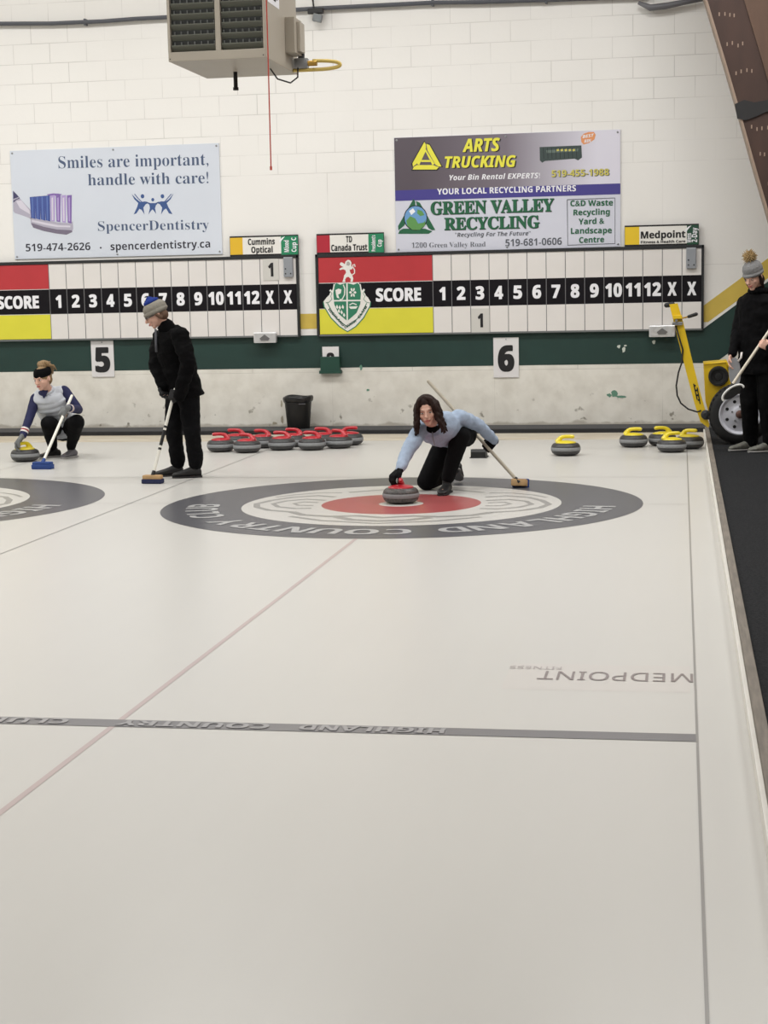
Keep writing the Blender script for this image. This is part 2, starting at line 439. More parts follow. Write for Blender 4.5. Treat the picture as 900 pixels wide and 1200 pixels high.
def house(cx, name, text=True, swirls=True):
    b = MB()
    annulus(b, cx, 0, 1.219, 1.829, .0012, grey_ring); annulus(b, cx, 0, .61, 1.219, .0012, white_ring)
    annulus(b, cx, 0, .17, .61, .0012, red_ring); annulus(b, cx, 0, 0.0001, .17, .0012, white_ring)
    if text: arc_text(b, 'HIGHLAND COUNTRY CLUB', cx, 0, 1.40, .24, -4, -178, .0022, letter_paint)
    # pale crest outline painted across the white ring
    if swirls:
        for sx in (-1, 1):
            P = lambda pts, w=.022: ribbon(b, [Vector((cx+sx*x, y, .0021)) for x, y in pts], w, pale_line, Vector((0,0,1)))
            P([(.60,.42),(.76,.50),(.94,.40),(1.06,.20),(1.13,-.02),(1.08,-.22),(.94,-.40),(.74,-.50)], .026)
            P([(.63,.20),(.80,.27),(.94,.16),(1.00,-.02),(.92,-.20),(.76,-.30),(.64,-.28)], .022)
            P([(.66,.06),(.78,.10),(.84,.0),(.78,-.11),(.66,-.12)], .018)
            P([(.60,.70),(.80,.68),(.96,.56),(1.08,.40)], .016)
        P = lambda pts, w=.02: ribbon(b, [Vector((cx+x, y, .0021)) for x, y in pts], w, pale_line, Vector((0,0,1)))
        P([(-.74,-.50),(-.62,-.66),(-.40,-.74),(-.2,-.70),(0,-.80),(.2,-.70),(.40,-.74),(.62,-.66),(.74,-.50)], .034)
        P([(-.70,-.74),(-.42,-.96),(0,-1.10),(.42,-.96),(.70,-.74)], .024)
        P([(-.34,-.78),(-.2,-.92),(0,-.97),(.2,-.92),(.34,-.78)], .040)
        P([(-.55,.72),(-.3,.90),(0,.80),(.3,.90),(.55,.72)], .026)
    for k_, q_ in enumerate(b.f):      # every painted face looks up
        v0, v1, v2 = b.v[q_[0]], b.v[q_[1]], b.v[q_[2]]
        if (v1-v0).cross(v2-v0).z < 0: q_.reverse()
    return struct(b.build(name, floor, fixn=False))
house(0, 'house_marking'); house(-SHEET, 'house_marking')
b = MB()
for cx in (0, -SHEET):
    rect(b, cx-HALF, -6.655, cx+HALF, -6.553, .0016, hog_paint)
    rect(b, cx-.0127, -15, cx+.0127, -1.829, .0010, pinkl); rect(b, cx-.0127, 1.829, cx+.0127, 3.6, .0010, faint)
    rect(b, cx+1.829, -.008, cx+HALF, .008, .0010, faint); rect(b, cx-HALF, -.008, cx-1.829, .008, .0010, faint)
    rect(b, cx-HALF, 1.829, cx+HALF, 1.845, .0010, faint)
for x in (HALF, -HALF-.0, -HALF-SHEET):
    rect(b, x-.0045, -19, x+.0045, 5.4, .0018, thin_dark)
struct(b.build('line_marking', floor, fixn=False))
# lettering set in the hog line and the advertiser's name, both reading from the far end
def ice_txt(mb, s, x_right, x_left, y_base, h, z, m, f='bold', off=0.0, shear=0):
    v, fc = glyphs(s, f, off, shear); a0 = min(p[0] for p in v); a1 = max(p[0] for p in v); k = h/caph(f)
    mb.add([(x_right-(p[0]-a0)/(a1-a0)*(x_right-x_left), y_base-p[1]*k, z+p[2]) for p in v], fc, m)
b = MB()
hx = lambda px: gnd(px, 860).x
ice_txt(b, 'HIGHLAND', hx(520), hx(345), -6.57, .07, .0026, hog_letter, off=.012)
ice_txt(b, 'COUNTRY', hx(308), hx(122), -6.57, .07, .0026, hog_letter, off=.012)
ice_txt(b, 'CLUB', hx(60), hx(-40), -6.57, .07, .0026, hog_letter, off=.012)
struct(b.build('hog_line_lettering', floor, fixn=False))
b = MB()
blur_panel = ice_mat('pale_advert_ground', (203,199,194), .01); advert = ice_mat('advert_lettering', (138,128,127), .03); advert_small = ice_mat('advert_small_lettering', (180,172,170), .03)
p0 = gnd(812, 812); p1 = gnd(812, 781)
rect(b, gnd(590, 800).x, p0.y, HALF-.02, p1.y, .0004, blur_panel)
yb = gnd(700, 788).y
ice_txt(b, 'MEDPOINT', gnd(812, 795).x, gnd(630, 793).x, yb, .15, .0024, advert, f='sans')
ice_txt(b, 'FITNESS', gnd(658, 784).x, gnd(597, 783).x, gnd(640, 781.5).y, .05, .0024, advert_small, f='sans')
struct(b.build('advert_marking', floor, fixn=False))

# pale lip of frost where the ice meets the walkway
tan = mat('frosted_lip', (200,193,178), .6, var=.12, vscale=5, alt=(184,172,152), stretch=(.5,4,4))
b = MB(); b.prism([(-14, 5.50, .0005), (-14, STEP_Y-.01, .0005), (-14, STEP_Y-.01, .028), (-14, 5.62, .020), (-14, 5.53, .010)], (14+EDGE, 0, 0), tan)
struct(b.build('trim_1'))
# white bumper and weathered plank along the side of the sheet
bump_w = mat('white_bumper', (226,222,214), .5, var=.06, vscale=5)
plank = mat('weathered_plank', (124,116,106), .8, var=.3, vscale=4, stretch=(14,1,14), bump=.3, bscale=30)
b = MB(); b.box((EDGE, -20, -.05), (EDGE+.016, STEP_Y-.02, .062), bump_w); struct(b.build('trim_2'))
b = MB(); b.box((EDGE+.016, -20, -.05), (EDGE+.058, STEP_Y, .088), plank, bev=.004); struct(b.build('trim_3'))

# ------------------------------------------------------------------ laminated timber arch
wood1 = mat('arch_wood_dark', (66,44,35), .6, var=.25, vscale=3, stretch=(2,2,.6), bump=.15, bscale=14)
wood2 = mat('arch_wood_mid', (94,70,55), .6, var=.2, vscale=3, stretch=(2,2,.6), bump=.15, bscale=14)
wood3 = mat('arch_wood_deep', (42,30,26), .65, var=.2, vscale=3, stretch=(2,2,.6))
edgew = mat('arch_edge_strip', (150,130,114), .6, var=.1, vscale=9)
blkpt = mat('black_patch_paint', (28,27,28), .6)
AY = 5.2
def arch_pt(s):      # inner edge of the arch, s = pixel row on its plane
    tbl = [(-200,760),(-100,795),(0,826),(100,856),(200,884),(265,903),(330,921),(420,945),(520,968)]
    for (a, xa), (b_, xb) in zip(tbl, tbl[1:]):
        if s <= b_: return at(xa+(xb-xa)*(s-a)/(b_-a), s, AY)
    return at(tbl[-1][1], s, AY)
arch = MB(); rows = list(range(-200, 521, 40))
inner = [arch_pt(s) for s in rows]
def slab(d0, d1, y0, y1, m, mb):
    L = []
    for k, p in enumerate(inner):
        t = (inner[min(k+1, len(inner)-1)]-inner[max(k-1, 0)]).normalized(); nrm = Vector((-t.z, 0, t.x))
        if nrm.x < 0: nrm = -nrm
        L.append((p+nrm*d0, p+nrm*d1))
    for (a0, a1), (b0, b1) in zip(L, L[1:]):
        vs = [Vector((q.x, yy, q.z)) for yy in (y0, y1) for q in (a0, a1, b1, b0)]
        mb.add(vs, [(0,1,2,3),(7,6,5,4),(0,4,5,1),(2,6,7,3),(1,5,6,2),(3,7,4,0)], m)
slab(.022, .36, AY-.02, AY+.3, wood1, arch); slab(.362, .72, AY-.035, AY+.3, wood2, arch); slab(.72, 1.1, AY-.01, AY+.3, wood3, arch)
slab(0, .022, AY-.03, AY+.32, edgew, arch)
pt = [at(861,122,AY-.036), at(872,117,AY-.036), at(884,120,AY-.036), at(905,116,AY-.036), at(912,132,AY-.036), at(898,131,AY-.036), at(885,137,AY-.036), at(874,141,AY-.036), at(864,139,AY-.036)]
arch.prism([Vector((p.x, AY-.04, p.z)) for p in pt], (0, .02, 0), blkpt)
nail = mat('nail_stopping', (150,128,112), .7)
for row in (18, 52, 84, 150, 182, 216):
    for k in range(4):
        c = at(838+row*.29+k*6+random.uniform(-1,1), row+random.uniform(-2,2), AY-.021); arch.box((c.x-.006, AY-.0235, c.z-.018), (c.x+.006, AY-.019, c.z+.018), nail)
struct(arch.build('trim_4'))

# ------------------------------------------------------------------ conduit high on the wall
cond = mat('conduit_grey', (88,90,96), .5, .3)
b = MB(); pts = [at(x, y, WALL_Y-.06) for x, y in [(-700,44),(-60,28),(60,27.5),(120,25),(160,22),(200,20),(300,14),(380,9.5),(450,6),(510,3),(560,2.5),(640,0),(720,-3),(760,-4)]]
b.tube(pts, .024, cond)
for x, y in [(100,26),(507,3),(640,0)]:
    p = at(x, y, WALL_Y-.045); b.box((p.x-.012, p.y-.03, p.z-.036), (p.x+.012, WALL_Y-.001, p.z+.036), cond)
tag(b.build('conduit', loc=at(300, 14, WALL_Y-.05)), 'long dark grey conduit running along the top of the block wall', 'conduit')
b = MB(); pts = [at(x, y, WALL_Y-.10) for x, y in [(748,3),(762,9),(780,7),(800,3),(830,-3)]]; b.tube(pts, [.02,.036,.036,.03,.03], mat('duct_grey', (110,110,114), .5, .2))
p = at(790,5,WALL_Y-.1); b.tube([p, p+Vector((0,.10,0))], .012, cond)
tag(b.build('duct', loc=pts[1], smooth=True), 'short slanting grey duct end at the top of the wall beside the timber arch', 'duct')
# small clamp camera hanging by the heater
p = at(370, 13, WALL_Y-.12)
e = empty('wall_bracket', p, 'small grey clamp bracket hanging from the conduit just right of the heater', 'bracket')
b = MB(); b.box(p+Vector((-.09,-.03,-.03)), p+Vector((.09,.03,.03)), blackplastic, .008); b.tube([p+Vector((-.02,0,.02)), p+Vector((-.04,0,.22))], .01, blackplastic); b.tube([p, p+Vector((0,.12,0))], .012, blackplastic); b.build('clamp', e)
MB().box(p+Vector((-.03,-.04,-.12)), p+Vector((.07,.03,-.035)), mat('housing_grey', (120,124,126), .5), .008, R=Matrix.Rotation(.25, 3, 'Y')).build('housing', e)

# chips in the wall paint
chip_g = mat('chip_green', (96,140,120), .6); chip_w = mat('chip_white', (200,206,196), .6); chip_t = mat('chip_tan', (168,160,142), .6)
b = MB(); yy = WALL_Y-.0035
for cx, cy, w_, h_, m_ in ((714,463,4,3,chip_g),(720,461,5,5,chip_g),(727,465,8,1.6,chip_g),(725,406,3,3,chip_w),(731,410,3,4,chip_w),(733,405,2,1.6,chip_w),(766,401,3,3,chip_w),(423,431,2,4,chip_g),(431,457,3,2,chip_g),(330,474,2,6,chip_t),(331,492,2,7,chip_t),(322,496,5,2,chip_t)):
    n_ = 9; pts_ = []
    for k in range(n_):
        a = 2*PI*k/n_; q_ = random.uniform(.55,1.1); pts_.append((cx+w_*q_*math.cos(a)*.9, cy+h_*q_*math.sin(a)*.9))
    wpoly(b, pts_, m_, yy)
struct(b.build('paint_chip_marking', wall_back, fixn=False))

# ------------------------------------------------------------------ wall signs
def C1(x, y): return (x/3.0, 140+y/3.0)
def C3(x, y): return (440+x/3.0, 140+y/3.0)
def C5(x, y): return (360+x/5.625, 260+y/5.625)
def CT(x, y): return (x/6.4286, 160+y/6.4286)
SF = WALL_Y-.016            # front face of the flat signs
def txt(mb, conv, s, x0, x1, yb0, yb1, h, m, y, f='bold', off=0.0, shear=0.0, k=3.0):
    a = conv(x0, yb0); c = conv(x1, yb1); wtxt(mb, s, a[0], c[0], a[1], c[1], h/k, m, y, f, off, shear)

def sign_board(name, x0, x1, z0, z1, label, cat, face):
    e = empty(name, ((x0+x1)/2, SF, z0), label, cat)
    b = MB(); b.box((x0, SF, z0), (x1, WALL_Y-.0005, z1), face, .002); b.build('panel', e)
    for x in (x0+.03, (x0+x1)/2, x1-.03):
        for z in (z0+.03, z1-.03): MB().lathe([(.012,0),(.012,.004),(.006,.007)], steel, (x, SF, z), (0,-1,0), 10).build('screw', e)
    return e

# dentist's sign
pale = mat('dentist_sign_ground', (214,220,230), .35, var=.04, vscale=1.2)
e1 = sign_board('wall_sign', -5.722, -3.165, 2.095, 3.364, 'pale blue dentist sign with a toothbrush picture and Smiles are important slogan', 'sign', pale)
b = MB(); y = SF-.0015
txt(b, C1, 'Smiles are important,', 206, 733, 172, 160, 42, navy_txt, y, 'serif', -.006)
txt(b, C1, 'handle with care!', 310, 733, 232, 224, 40, navy_txt, y, 'serif', -.006)
txt(b, C1, 'SpencerDentistry', 345, 735, 392, 386, 34, navy_txt, y, 'serif', -.008)
dk = mat('print_charcoal', (44,44,56), .5)
txt(b, C1, '519-474-2626', 91, 318, 464, 459, 27, dk, y, 'bold', -.004)
txt(b, C1, 'spencerdentistry.ca', 389, 739, 460, 450, 27, dk, y, 'bold', -.004)
p = at(*C1(354, 451), y); b.ell(p, (.011,.001,.011), dk)
# three dancing figures
fb = mat('print_figure_blue', (58,86,140), .5)
def fig(pts): wpoly(b, [C1(*q) for q in pts], fb, y)
fig([(463,262),(480,280),(494,290),(510,288),(524,293),(512,298),(504,310),(508,334),(498,318),(490,314),(480,330),(470,334),(482,308),(486,294),(472,280)])
fig([(512,288),(528,294),(546,294),(560,288),(548,302),(545,312),(549,332),(540,320),(536,316),(530,322),(522,334),(527,312),(525,300)])
fig([(610,260),(594,280),(582,288),(566,288),(550,293),(562,298),(570,310),(566,334),(576,318),(584,313),(594,330),(606,333),(592,308),(586,294),(600,280)])
for q, r in (((501,270),.022), ((537,282),.018), ((571,270),.022)): b.ell(at(*C1(*q), y), (r,.0008,r*1.1), fb)
wline(b, [C1(*q) for q in [(473,262),(486,278),(500,292)]], 1.0, fb, y-.0004); wline(b, [C1(*q) for q in [(602,262),(590,276),(578,290)]], 1.0, fb, y-.0004)
# toothbrush
tb = mat('brush_handle_print', (176,172,188), .4); tb2 = mat('brush_shade_print', (120,112,130), .4); tb3 = mat('brush_light_print', (212,208,220), .4)
bl = mat('bristle_blue', (66,84,150), .5); bl2 = mat('bristle_blue_light', (92,116,178), .5); vi = mat('bristle_violet', (128,100,168), .5); vi2 = mat('bristle_violet_light', (176,156,206), .5); nv = mat('brush_navy', (66,64,100), .5)
def T(pts, m, yy=y): wpoly(b, [CT(*q) for q in pts], m, yy)
T([(98,408),(128,440),(150,465),(190,510),(238,560),(240,622),(200,606),(150,588),(112,576),(100,560)], tb)
T([(98,408),(130,440),(150,465),(120,480),(100,500)], nv, y-.0004); T([(120,486),(160,480),(222,556),(226,585),(150,540)], tb3, y-.0004)
T([(100,470),(140,456),(142,462),(102,482)], tb, y-.0008)
T([(228,610),(330,628),(440,648),(520,652),(548,640),(552,690),(544,720),(500,732),(420,724),(330,706),(250,682),(234,662)], tb)
T([(234,650),(330,680),(430,700),(540,706),(544,720),(500,740),(420,730),(330,712),(250,686)], tb2, y-.0004)
T([(240,628),(330,646),(440,668),(530,672),(530,684),(430,682),(330,664),(240,642)], tb3, y-.0006)
for k in range(4):
    x = 228+k*37; T([(x-4,456-k*3),(x+36,452-k*3),(x+36+4,622+k*6),(x+6,612+k*6)], bl, y-.0010-k*.0001); T([(x+10,460-k*3),(x+20,458-k*3),(x+24,616+k*6),(x+16,614+k*6)], bl2, y-.0016)
for k in range(4):
    x = 378+k*42; T([(x,446-k*1),(x+36,440),(x+34,640+k*5),(x+6,636+k*4)], vi if k % 2 else vi2, y-.0010-k*.0001); T([(x+10,462),(x+22,458),(x+24,630+k*3),(x+14,630+k*3)], vi2 if k % 2 else tb3, y-.0016)
T([(350,436),(400,428),(440,430),(470,436),(440,446),(370,446)], vi, y-.0009)
b.build('lettering', e1, fixn=False)

# recycling sign
def grad_mat():
    m = bpy.data.materials.new('trucking_sign_ground'); m.use_nodes = True; nt = m.node_tree; N = nt.nodes; L = nt.links; bs = N['Principled BSDF']; bs.inputs['Roughness'].default_value = .35
    tc = N.new('ShaderNodeTexCoord'); sp = N.new('ShaderNodeSeparateXYZ'); L.new(tc.outputs['Generated'], sp.inputs[0])
    r = N.new('ShaderNodeValToRGB'); L.new(sp.outputs['X'], r.inputs[0])
    r.color_ramp.elements[0].color = lin((92,84,92)); r.color_ramp.elements[0].position = .1; r.color_ramp.elements[1].color = lin((222,220,232)); r.color_ramp.elements[1].position = .9
    q = r.color_ramp.elements.new(.5); q.color = lin((122,114,124))
    L.new(r.outputs[0], bs.inputs['Base Color']); return m
lowp = mat('recycling_sign_ground', (212,214,226), .35, var=.03, vscale=1.5)
e2 = sign_board('wall_sign', -1.11, 1.436, 2.065, 3.35, 'grey and white billboard with a yellow triangle above and a green-arrowed globe below', 'sign', lowp)
y = SF-.0015
zt = at(600, 160).z; zb = at(600, 219).z; zb0 = at(600, 231).z
gp = MB(); gp.box((-1.108, SF-.0018, (at(600,219).z)), (1.434, SF-.0002, 3.348), grad_mat()); gp.build('dark_print_panel', e2)
b = MB(); b.box((-1.108, SF-.0020, at(600,231.5).z), (1.434, SF-.0002, at(600,219).z), mat('print_violet_blue', (72,66,140), .4))
y = SF-.003
yl = mat('print_yellow', (232,226,74), .45); gn = mat('print_green', (34,98,66), .45); wt = mat('print_white', (238,238,242), .45); gy = mat('print_grey', (88,92,100), .45)
yl2 = mat('print_dull_yellow', (206,196,96), .45); org = mat('print_orange', (226,150,96), .45)
for dx, m, dy in ((4, black, 0), (0, yl, -.0022)):
    txt(b, C3, 'ARTS', 306+dx, 438+dx, 114+dx*.6, 110+dx*.6, 43, m, y+dy, 'ital', .018)
    txt(b, C3, 'TRUCKING', 244+dx, 494+dx, 170+dx*.6, 166+dx*.6, 38, m, y+dy, 'ital', .018)
txt(b, C3, 'Your Bin Rental EXPERTS!', 260, 578, 214, 206, 18, wt, y, 'ital')
txt(b, C3, '519-455-1988', 622, 824, 204, 198, 22, gy, y, 'bold', .01); txt(b, C3, '519-455-1988', 619, 821, 202, 196, 22, yl2, y-.0024, 'bold', .01)
txt(b, C3, 'YOUR LOCAL RECYCLING PARTNERS', 217, 705, 264, 252, 20, wt, y, 'bold', .008)
for dx, m, dy in ((1.6, black, 0), (0, gn, -.0022)):
    txt(b, C3, 'GREEN VALLEY', 194+dx, 628+dx, 334+dx, 322+dx, 42, m, y+dy, 'serif', .022)
    txt(b, C3, 'RECYCLING', 242+dx, 577+dx, 388+dx, 380+dx, 40, m, y+dy, 'serif', .022)
txt(b, C3, '"Recycling For The Future"', 280, 545, 413, 407, 14, gy, y, 'ital')
txt(b, C3, '1200 Green Valley Road', 128, 387, 451, 447, 17, gy, y, 'serif', -.01)
txt(b, C3, '519-681-0606', 457, 655, 446, 440, 24, gy, y, 'bold')
for s, x0, x1, yb in (('C&D Waste', 685, 835, 305), ('Recycling', 696, 824, 337), ('Yard &', 714, 804, 369), ('Landscape', 687, 831, 402), ('Centre', 716, 804, 434)):
    txt(b, C3, s, x0, x1, yb, yb-3, 19, gn, y, 'bold', .012)
wline(b, [C3(*q) for q in [(674,282),(842,276),(842,436),(676,442),(674,282)]], .8, gy, y)
# triangle of arrows with a letter inside
def tri_arrows(T, L, R, k, m, y):
    c = ((T[0]+L[0]+R[0])/3, (T[1]+L[1]+R[1])/3); V = [T, L, R]
    I = [(c[0]+(p[0]-c[0])*k, c[1]+(p[1]-c[1])*k) for p in V]; lp = lambda p, q, t: (p[0]+(q[0]-p[0])*t, p[1]+(q[1]-p[1])*t)
    for j in range(3):
        A, B_, a_, b_ = V[j], V[(j+1) % 3], I[j], I[(j+1) % 3]
        mid = lp(lp(A, B_, .98), lp(a_, b_, .98), .5)
        wpoly(b, [C3(*q) for q in (lp(A, B_, .10), lp(A, B_, .17), lp(A, B_, .80), mid, lp(a_, b_, .86), lp(a_, b_, .02), lp(lp(A, B_, .03), lp(a_, b_, .0), .6))], m, y)
tri_arrows((178,62), (112,180), (244,180), .52, black, y+.0004); tri_arrows((178,68), (118,176), (238,176), .56, yl, y)
wline(b, [C3(150,158), C3(176,108), C3(204,158)], 3.0, yl, y-.0006); wline(b, [C3(161,146), C3(194,146)], 2.2, yl, y-.0006)
# globe in green arrows
tri_arrows((141,266), (64,402), (218,402), .60, gn, y)
gb = mat('globe_blue', (110,158,206), .4); gg = mat('globe_green', (96,150,84), .4)
b.ell(at(*C3(141, 346), y-.001), (.137,.0008,.142), black); b.ell(at(*C3(141, 346), y-.0016), (.127,.0008,.132), gb)
wpoly(b, [C3(*q) for q in [(108,356),(122,340),(140,348),(150,366),(170,362),(176,352),(174,372),(156,388),(130,388),(112,374)]], gg, y-.0032)
wpoly(b, [C3(*q) for q in [(148,316),(164,322),(172,336),(158,340),(146,330)]], gg, y-.0032)
wpoly(b, [C3(*q) for q in [(118,322),(132,312),(140,324),(126,336)]], wt, y-.0032)
# open bin and round badge
bn = mat('print_bin_green', (58,72,70), .5); bn2 = mat('print_bin_light', (96,112,104), .5)
wpoly(b, [C3(*q) for q in [(577,97),(724,91),(726,134),(712,144),(700,138),(596,146),(586,152),(578,144)]], bn, y)
wpoly(b, [C3(*q) for q in [(600,108),(714,102),(712,112),(602,118)]], bn2, y-.0006)
for k in range(9): wline(b, [C3(590+k*14.5, 100), C3(592+k*14.5, 138)], .5, black, y-.001)
for k in range(5): wpoly(b, [C3(636+k*14, 106), C3(644+k*14, 103), C3(646+k*14, 110), C3(638+k*14, 112)], yl2, y-.0012)
wpoly(b, [C3(*q) for q in [(722,62),(732,50),(750,44),(768,44),(774,54),(770,70),(752,82),(732,88),(724,80)]], org, y)
txt(b, C3, 'BEST', 728, 768, 66, 60, 10, wt, y-.0006, 'ital', .01); txt(b, C3, 'BIN', 734, 758, 82, 79, 10, wt, y-.0006, 'ital', .01)
b.build('lettering', e2, fixn=False)

# ------------------------------------------------------------------ scoreboards
FR = WALL_Y-.05
sb_w = mat('score_white', (226,222,218), .45, var=.03, vscale=3); sb_r = mat('score_red', (186,52,58), .45, var=.06, vscale=4); sb_y = mat('score_yellow', (222,216,62), .45, var=.04, vscale=4); sb_k = mat('score_black', (22,19,24), .6, spec=.15, var=.1, vscale=4); sep = mat('score_divider', (118,118,120), .4, .3)
X0, X1, Z0, Z1 = -2.052, 2.352, 1.122, 2.062
fw = .035
ix0, ix1, iz0, iz1 = X0+fw, X1-fw*.7, Z0+.02, Z1-fw
xs0 = at(507.5, 345, FR).x; cw = (ix1-xs0)/14; rh = (iz1-iz0)/3
def scoreboard(dx, label):
    e = empty('scoreboard', ((X0+X1)/2+dx, FR, Z0), label, 'scoreboard', None)
    b = MB(); b.box((X0+dx, FR+.002, Z0), (X1+dx, WALL_Y-.0005, Z1), frame_dark)
    b.box((X0+dx, FR-.012, Z1-fw), (X1+dx, FR+.01, Z1), frame_dark, .003); b.box((X0+dx, FR-.008, Z0), (X1+dx, FR+.01, Z0+.018), mat('board_rail', (120,124,124), .4, .4), .002)
    b.box((X0+dx, FR-.012, Z0), (X0+fw*.8+dx, FR+.01, Z1), frame_dark, .003); b.box((X1-fw*.65+dx, FR-.012, Z0), (X1+dx, FR+.01, Z1), frame_dark, .003); b.build('frame', e)
    f = MB(); g = .004
    for r, m in ((0, sb_y), (1, sb_k), (2, sb_r)): f.box((ix0+dx, FR-.002, iz0+rh*r+g), (xs0-g+dx, FR+.002, iz0+rh*(r+1)-g), m)
    for k in range(14):
        for r, m in ((0, sb_w), (1, sb_k), (2, sb_w)): f.box((xs0+cw*k+g+dx, FR-.002, iz0+rh*r+(0 if r != 1 else .002)), (xs0+cw*(k+1)-g+dx, FR+.002, iz0+rh*(r+1)-(0 if r != 1 else .002)), m)
        f.box((xs0+cw*k-g+dx, FR-.003, iz0), (xs0+cw*k+g+dx, FR+.001, iz1), sep)
    f.box((ix0+dx, FR-.003, iz0+rh-.003), (xs0+dx, FR+.001, iz0+rh+.003), sb_w); f.box((ix0+dx, FR-.003, iz0+2*rh-.003), (xs0+dx, FR+.001, iz0+2*rh+.003), sb_w)
    f.build('score_face', e)
    t = MB(); zc = iz0+rh*1.5; ch = .142
    for k, s in enumerate(['1','2','3','4','5','6','7','8','9','10','11','12','X','X']):
        cx = xs0+cw*(k+.5)+dx; w = {1:.10, 2:.185}[len(s)]
        if s == '1': w = .07
        if s == '11': w = .165
        btxt(t, s, cx-w/2, cx+w/2, zc-ch/2, ch, wt, FR-.004, 'bold', .035)
    sx0 = at(440.5, 352, FR).x+dx; sx1 = at(493.7, 352, FR).x+dx
    btxt(t, 'SCORE', sx0, sx1, zc-ch/2, ch, wt, FR-.004, 'bold', .035)
    crest(t, dx); t.build('lettering', e, fixn=False); return e
cg = mat('crest_green', (44,122,92), .45); cwm = mat('crest_white', (232,230,224), .45)
def crest(t, dx):
    V = Vector((dx, 0, 0))
    def Q(pts, m, y): tri_poly(t, [at(*C5(*q), y)+V for q in pts], m)
    def Ln(pts, w, m, y): ribbon(t, [at(*C5(*q), y)+V for q in pts], w, m, Vector((0,1,0)))
    y = FR-.004
    # ribbon of the motto round the shield, then the shield and its quarters
    Q([(106,528),(128,498),(150,478),(170,440),(186,404),(340,400),(356,440),(378,478),(400,498),(418,528),(414,556),(372,632),(320,690),(266,724),(212,690),(156,632),(112,560)], cwm, y)
    Ln([(106,528),(112,560),(156,632),(212,690),(266,724),(320,690),(372,632),(414,556),(418,528)], .006, cg, y-.0006)
    Ln([(134,536),(176,616),(220,660),(264,690),(310,660),(354,612),(392,536)], .005, cg, y-.0006)
    Q([(182,416),(192,402),(216,414),(260,402),(306,414),(332,402),(346,416),(354,470),(350,540),(326,600),(264,654),(204,604),(176,540),(172,470)], cg, y-.0010)
    Ln([(262,404),(264,652)], .008, cwm, y-.0016); Ln([(172,520),(352,518)], .008, cwm, y-.0016)
    Ln([(178,410),(168,470),(174,544),(204,608),(264,662),(328,604),(356,542),(360,470),(348,410)], .007, cwm, y-.0016)
    # first quarter: plant sprig; second: flower; third: drops; fourth: boat
    Q([(186,450),(206,440),(226,446),(222,470),(204,480),(212,505),(196,500),(190,476)], cwm, y-.002); Ln([(238,414),(248,440),(246,480),(232,508),(214,514)], .006, cwm, y-.002)
    for k in range(6):
        a = k*PI/3; Q([(300,465), (300+18*math.cos(a-.35), 465+26*math.sin(a-.35)), (300+25*math.cos(a), 465+34*math.sin(a)), (300+18*math.cos(a+.35), 465+26*math.sin(a+.35))], cwm, y-.002)
    t.ell(at(*C5(300,465), y-.0028)+V, (.012,.0006,.014), cg, nu=10, nv=6)
    for q in ((196,545),(214,548),(234,545),(208,572),(226,580),(242,598)): Q([q, (q[0]+9, q[1]+18), (q[0]+3, q[1]+30), (q[0]-7, q[1]+18)], cwm, y-.002)
    Ln([(278,548),(300,536),(326,546)], .006, cwm, y-.002); Q([(274,558),(334,556),(322,572),(286,574)], cwm, y-.002)
    # side scrolls
    for pts in ([(150,448),(160,462),(152,480),(160,500),(140,520),(120,524)], [(376,444),(366,460),(378,480),(368,500),(388,520),(408,524)]):
        Ln(pts, .012, cwm, y-.002); Ln([(p[0]+3, p[1]+10) for p in pts], .003, cg, y-.0026)
    # lettering along the V of the ribbon
    def along(s, p0, p1, h):
        a = at(*C5(*p0), y-.002)+V; c = at(*C5(*p1), y-.002)+V; v, fc = glyphs(s, 'bold', .02); w = max(p[0] for p in v); d = (c-a); nrm = Vector((-d.z, 0, d.x)).normalized(); k = h/caph('bold')
        if nrm.z < 0: nrm = -nrm
        t.add([a+d*(p[0]/w)+nrm*(p[1]*k)-Vector((0,p[2],0)) for p in v], fc, mat('crest_dark_green', (20,66,50), .5))
    along('HIGHLAND', (136,578), (236,690), .027); along('COUNTRY', (250,704), (328,656), .027); along('CLUB', (342,640), (396,560), .027)
    # rampant lion in white
    Q([(252,262),(268,250),(284,254),(292,270),(290,290),(300,300),(296,312),(280,316),(284,334),(296,350),(304,372),(300,396),(284,396),(288,376),(272,362),(258,366),(250,380),(252,396),(232,396),(240,372),(244,352),(256,336),(252,318),(236,312),(218,318),(210,312),(224,302),(240,298),(226,292),(214,280),(222,266),(236,270),(248,280)], cwm, y)
    Q([(262,262),(276,262),(284,276),(276,290),(258,286)], mat('crest_grey', (170,166,160), .5), y-.0008)
    Ln([(296,350),(312,338),(312,316),(302,300),(300,284),(312,280),(316,296)], .006, cwm, y)
scoreboard(-4.607, 'red, yellow and white curling scoreboard, cut off by the picture edge, behind the standing person')
scoreboard(0, 'full-width curling scoreboard with green lion crest, right of the gap in the yellow band')

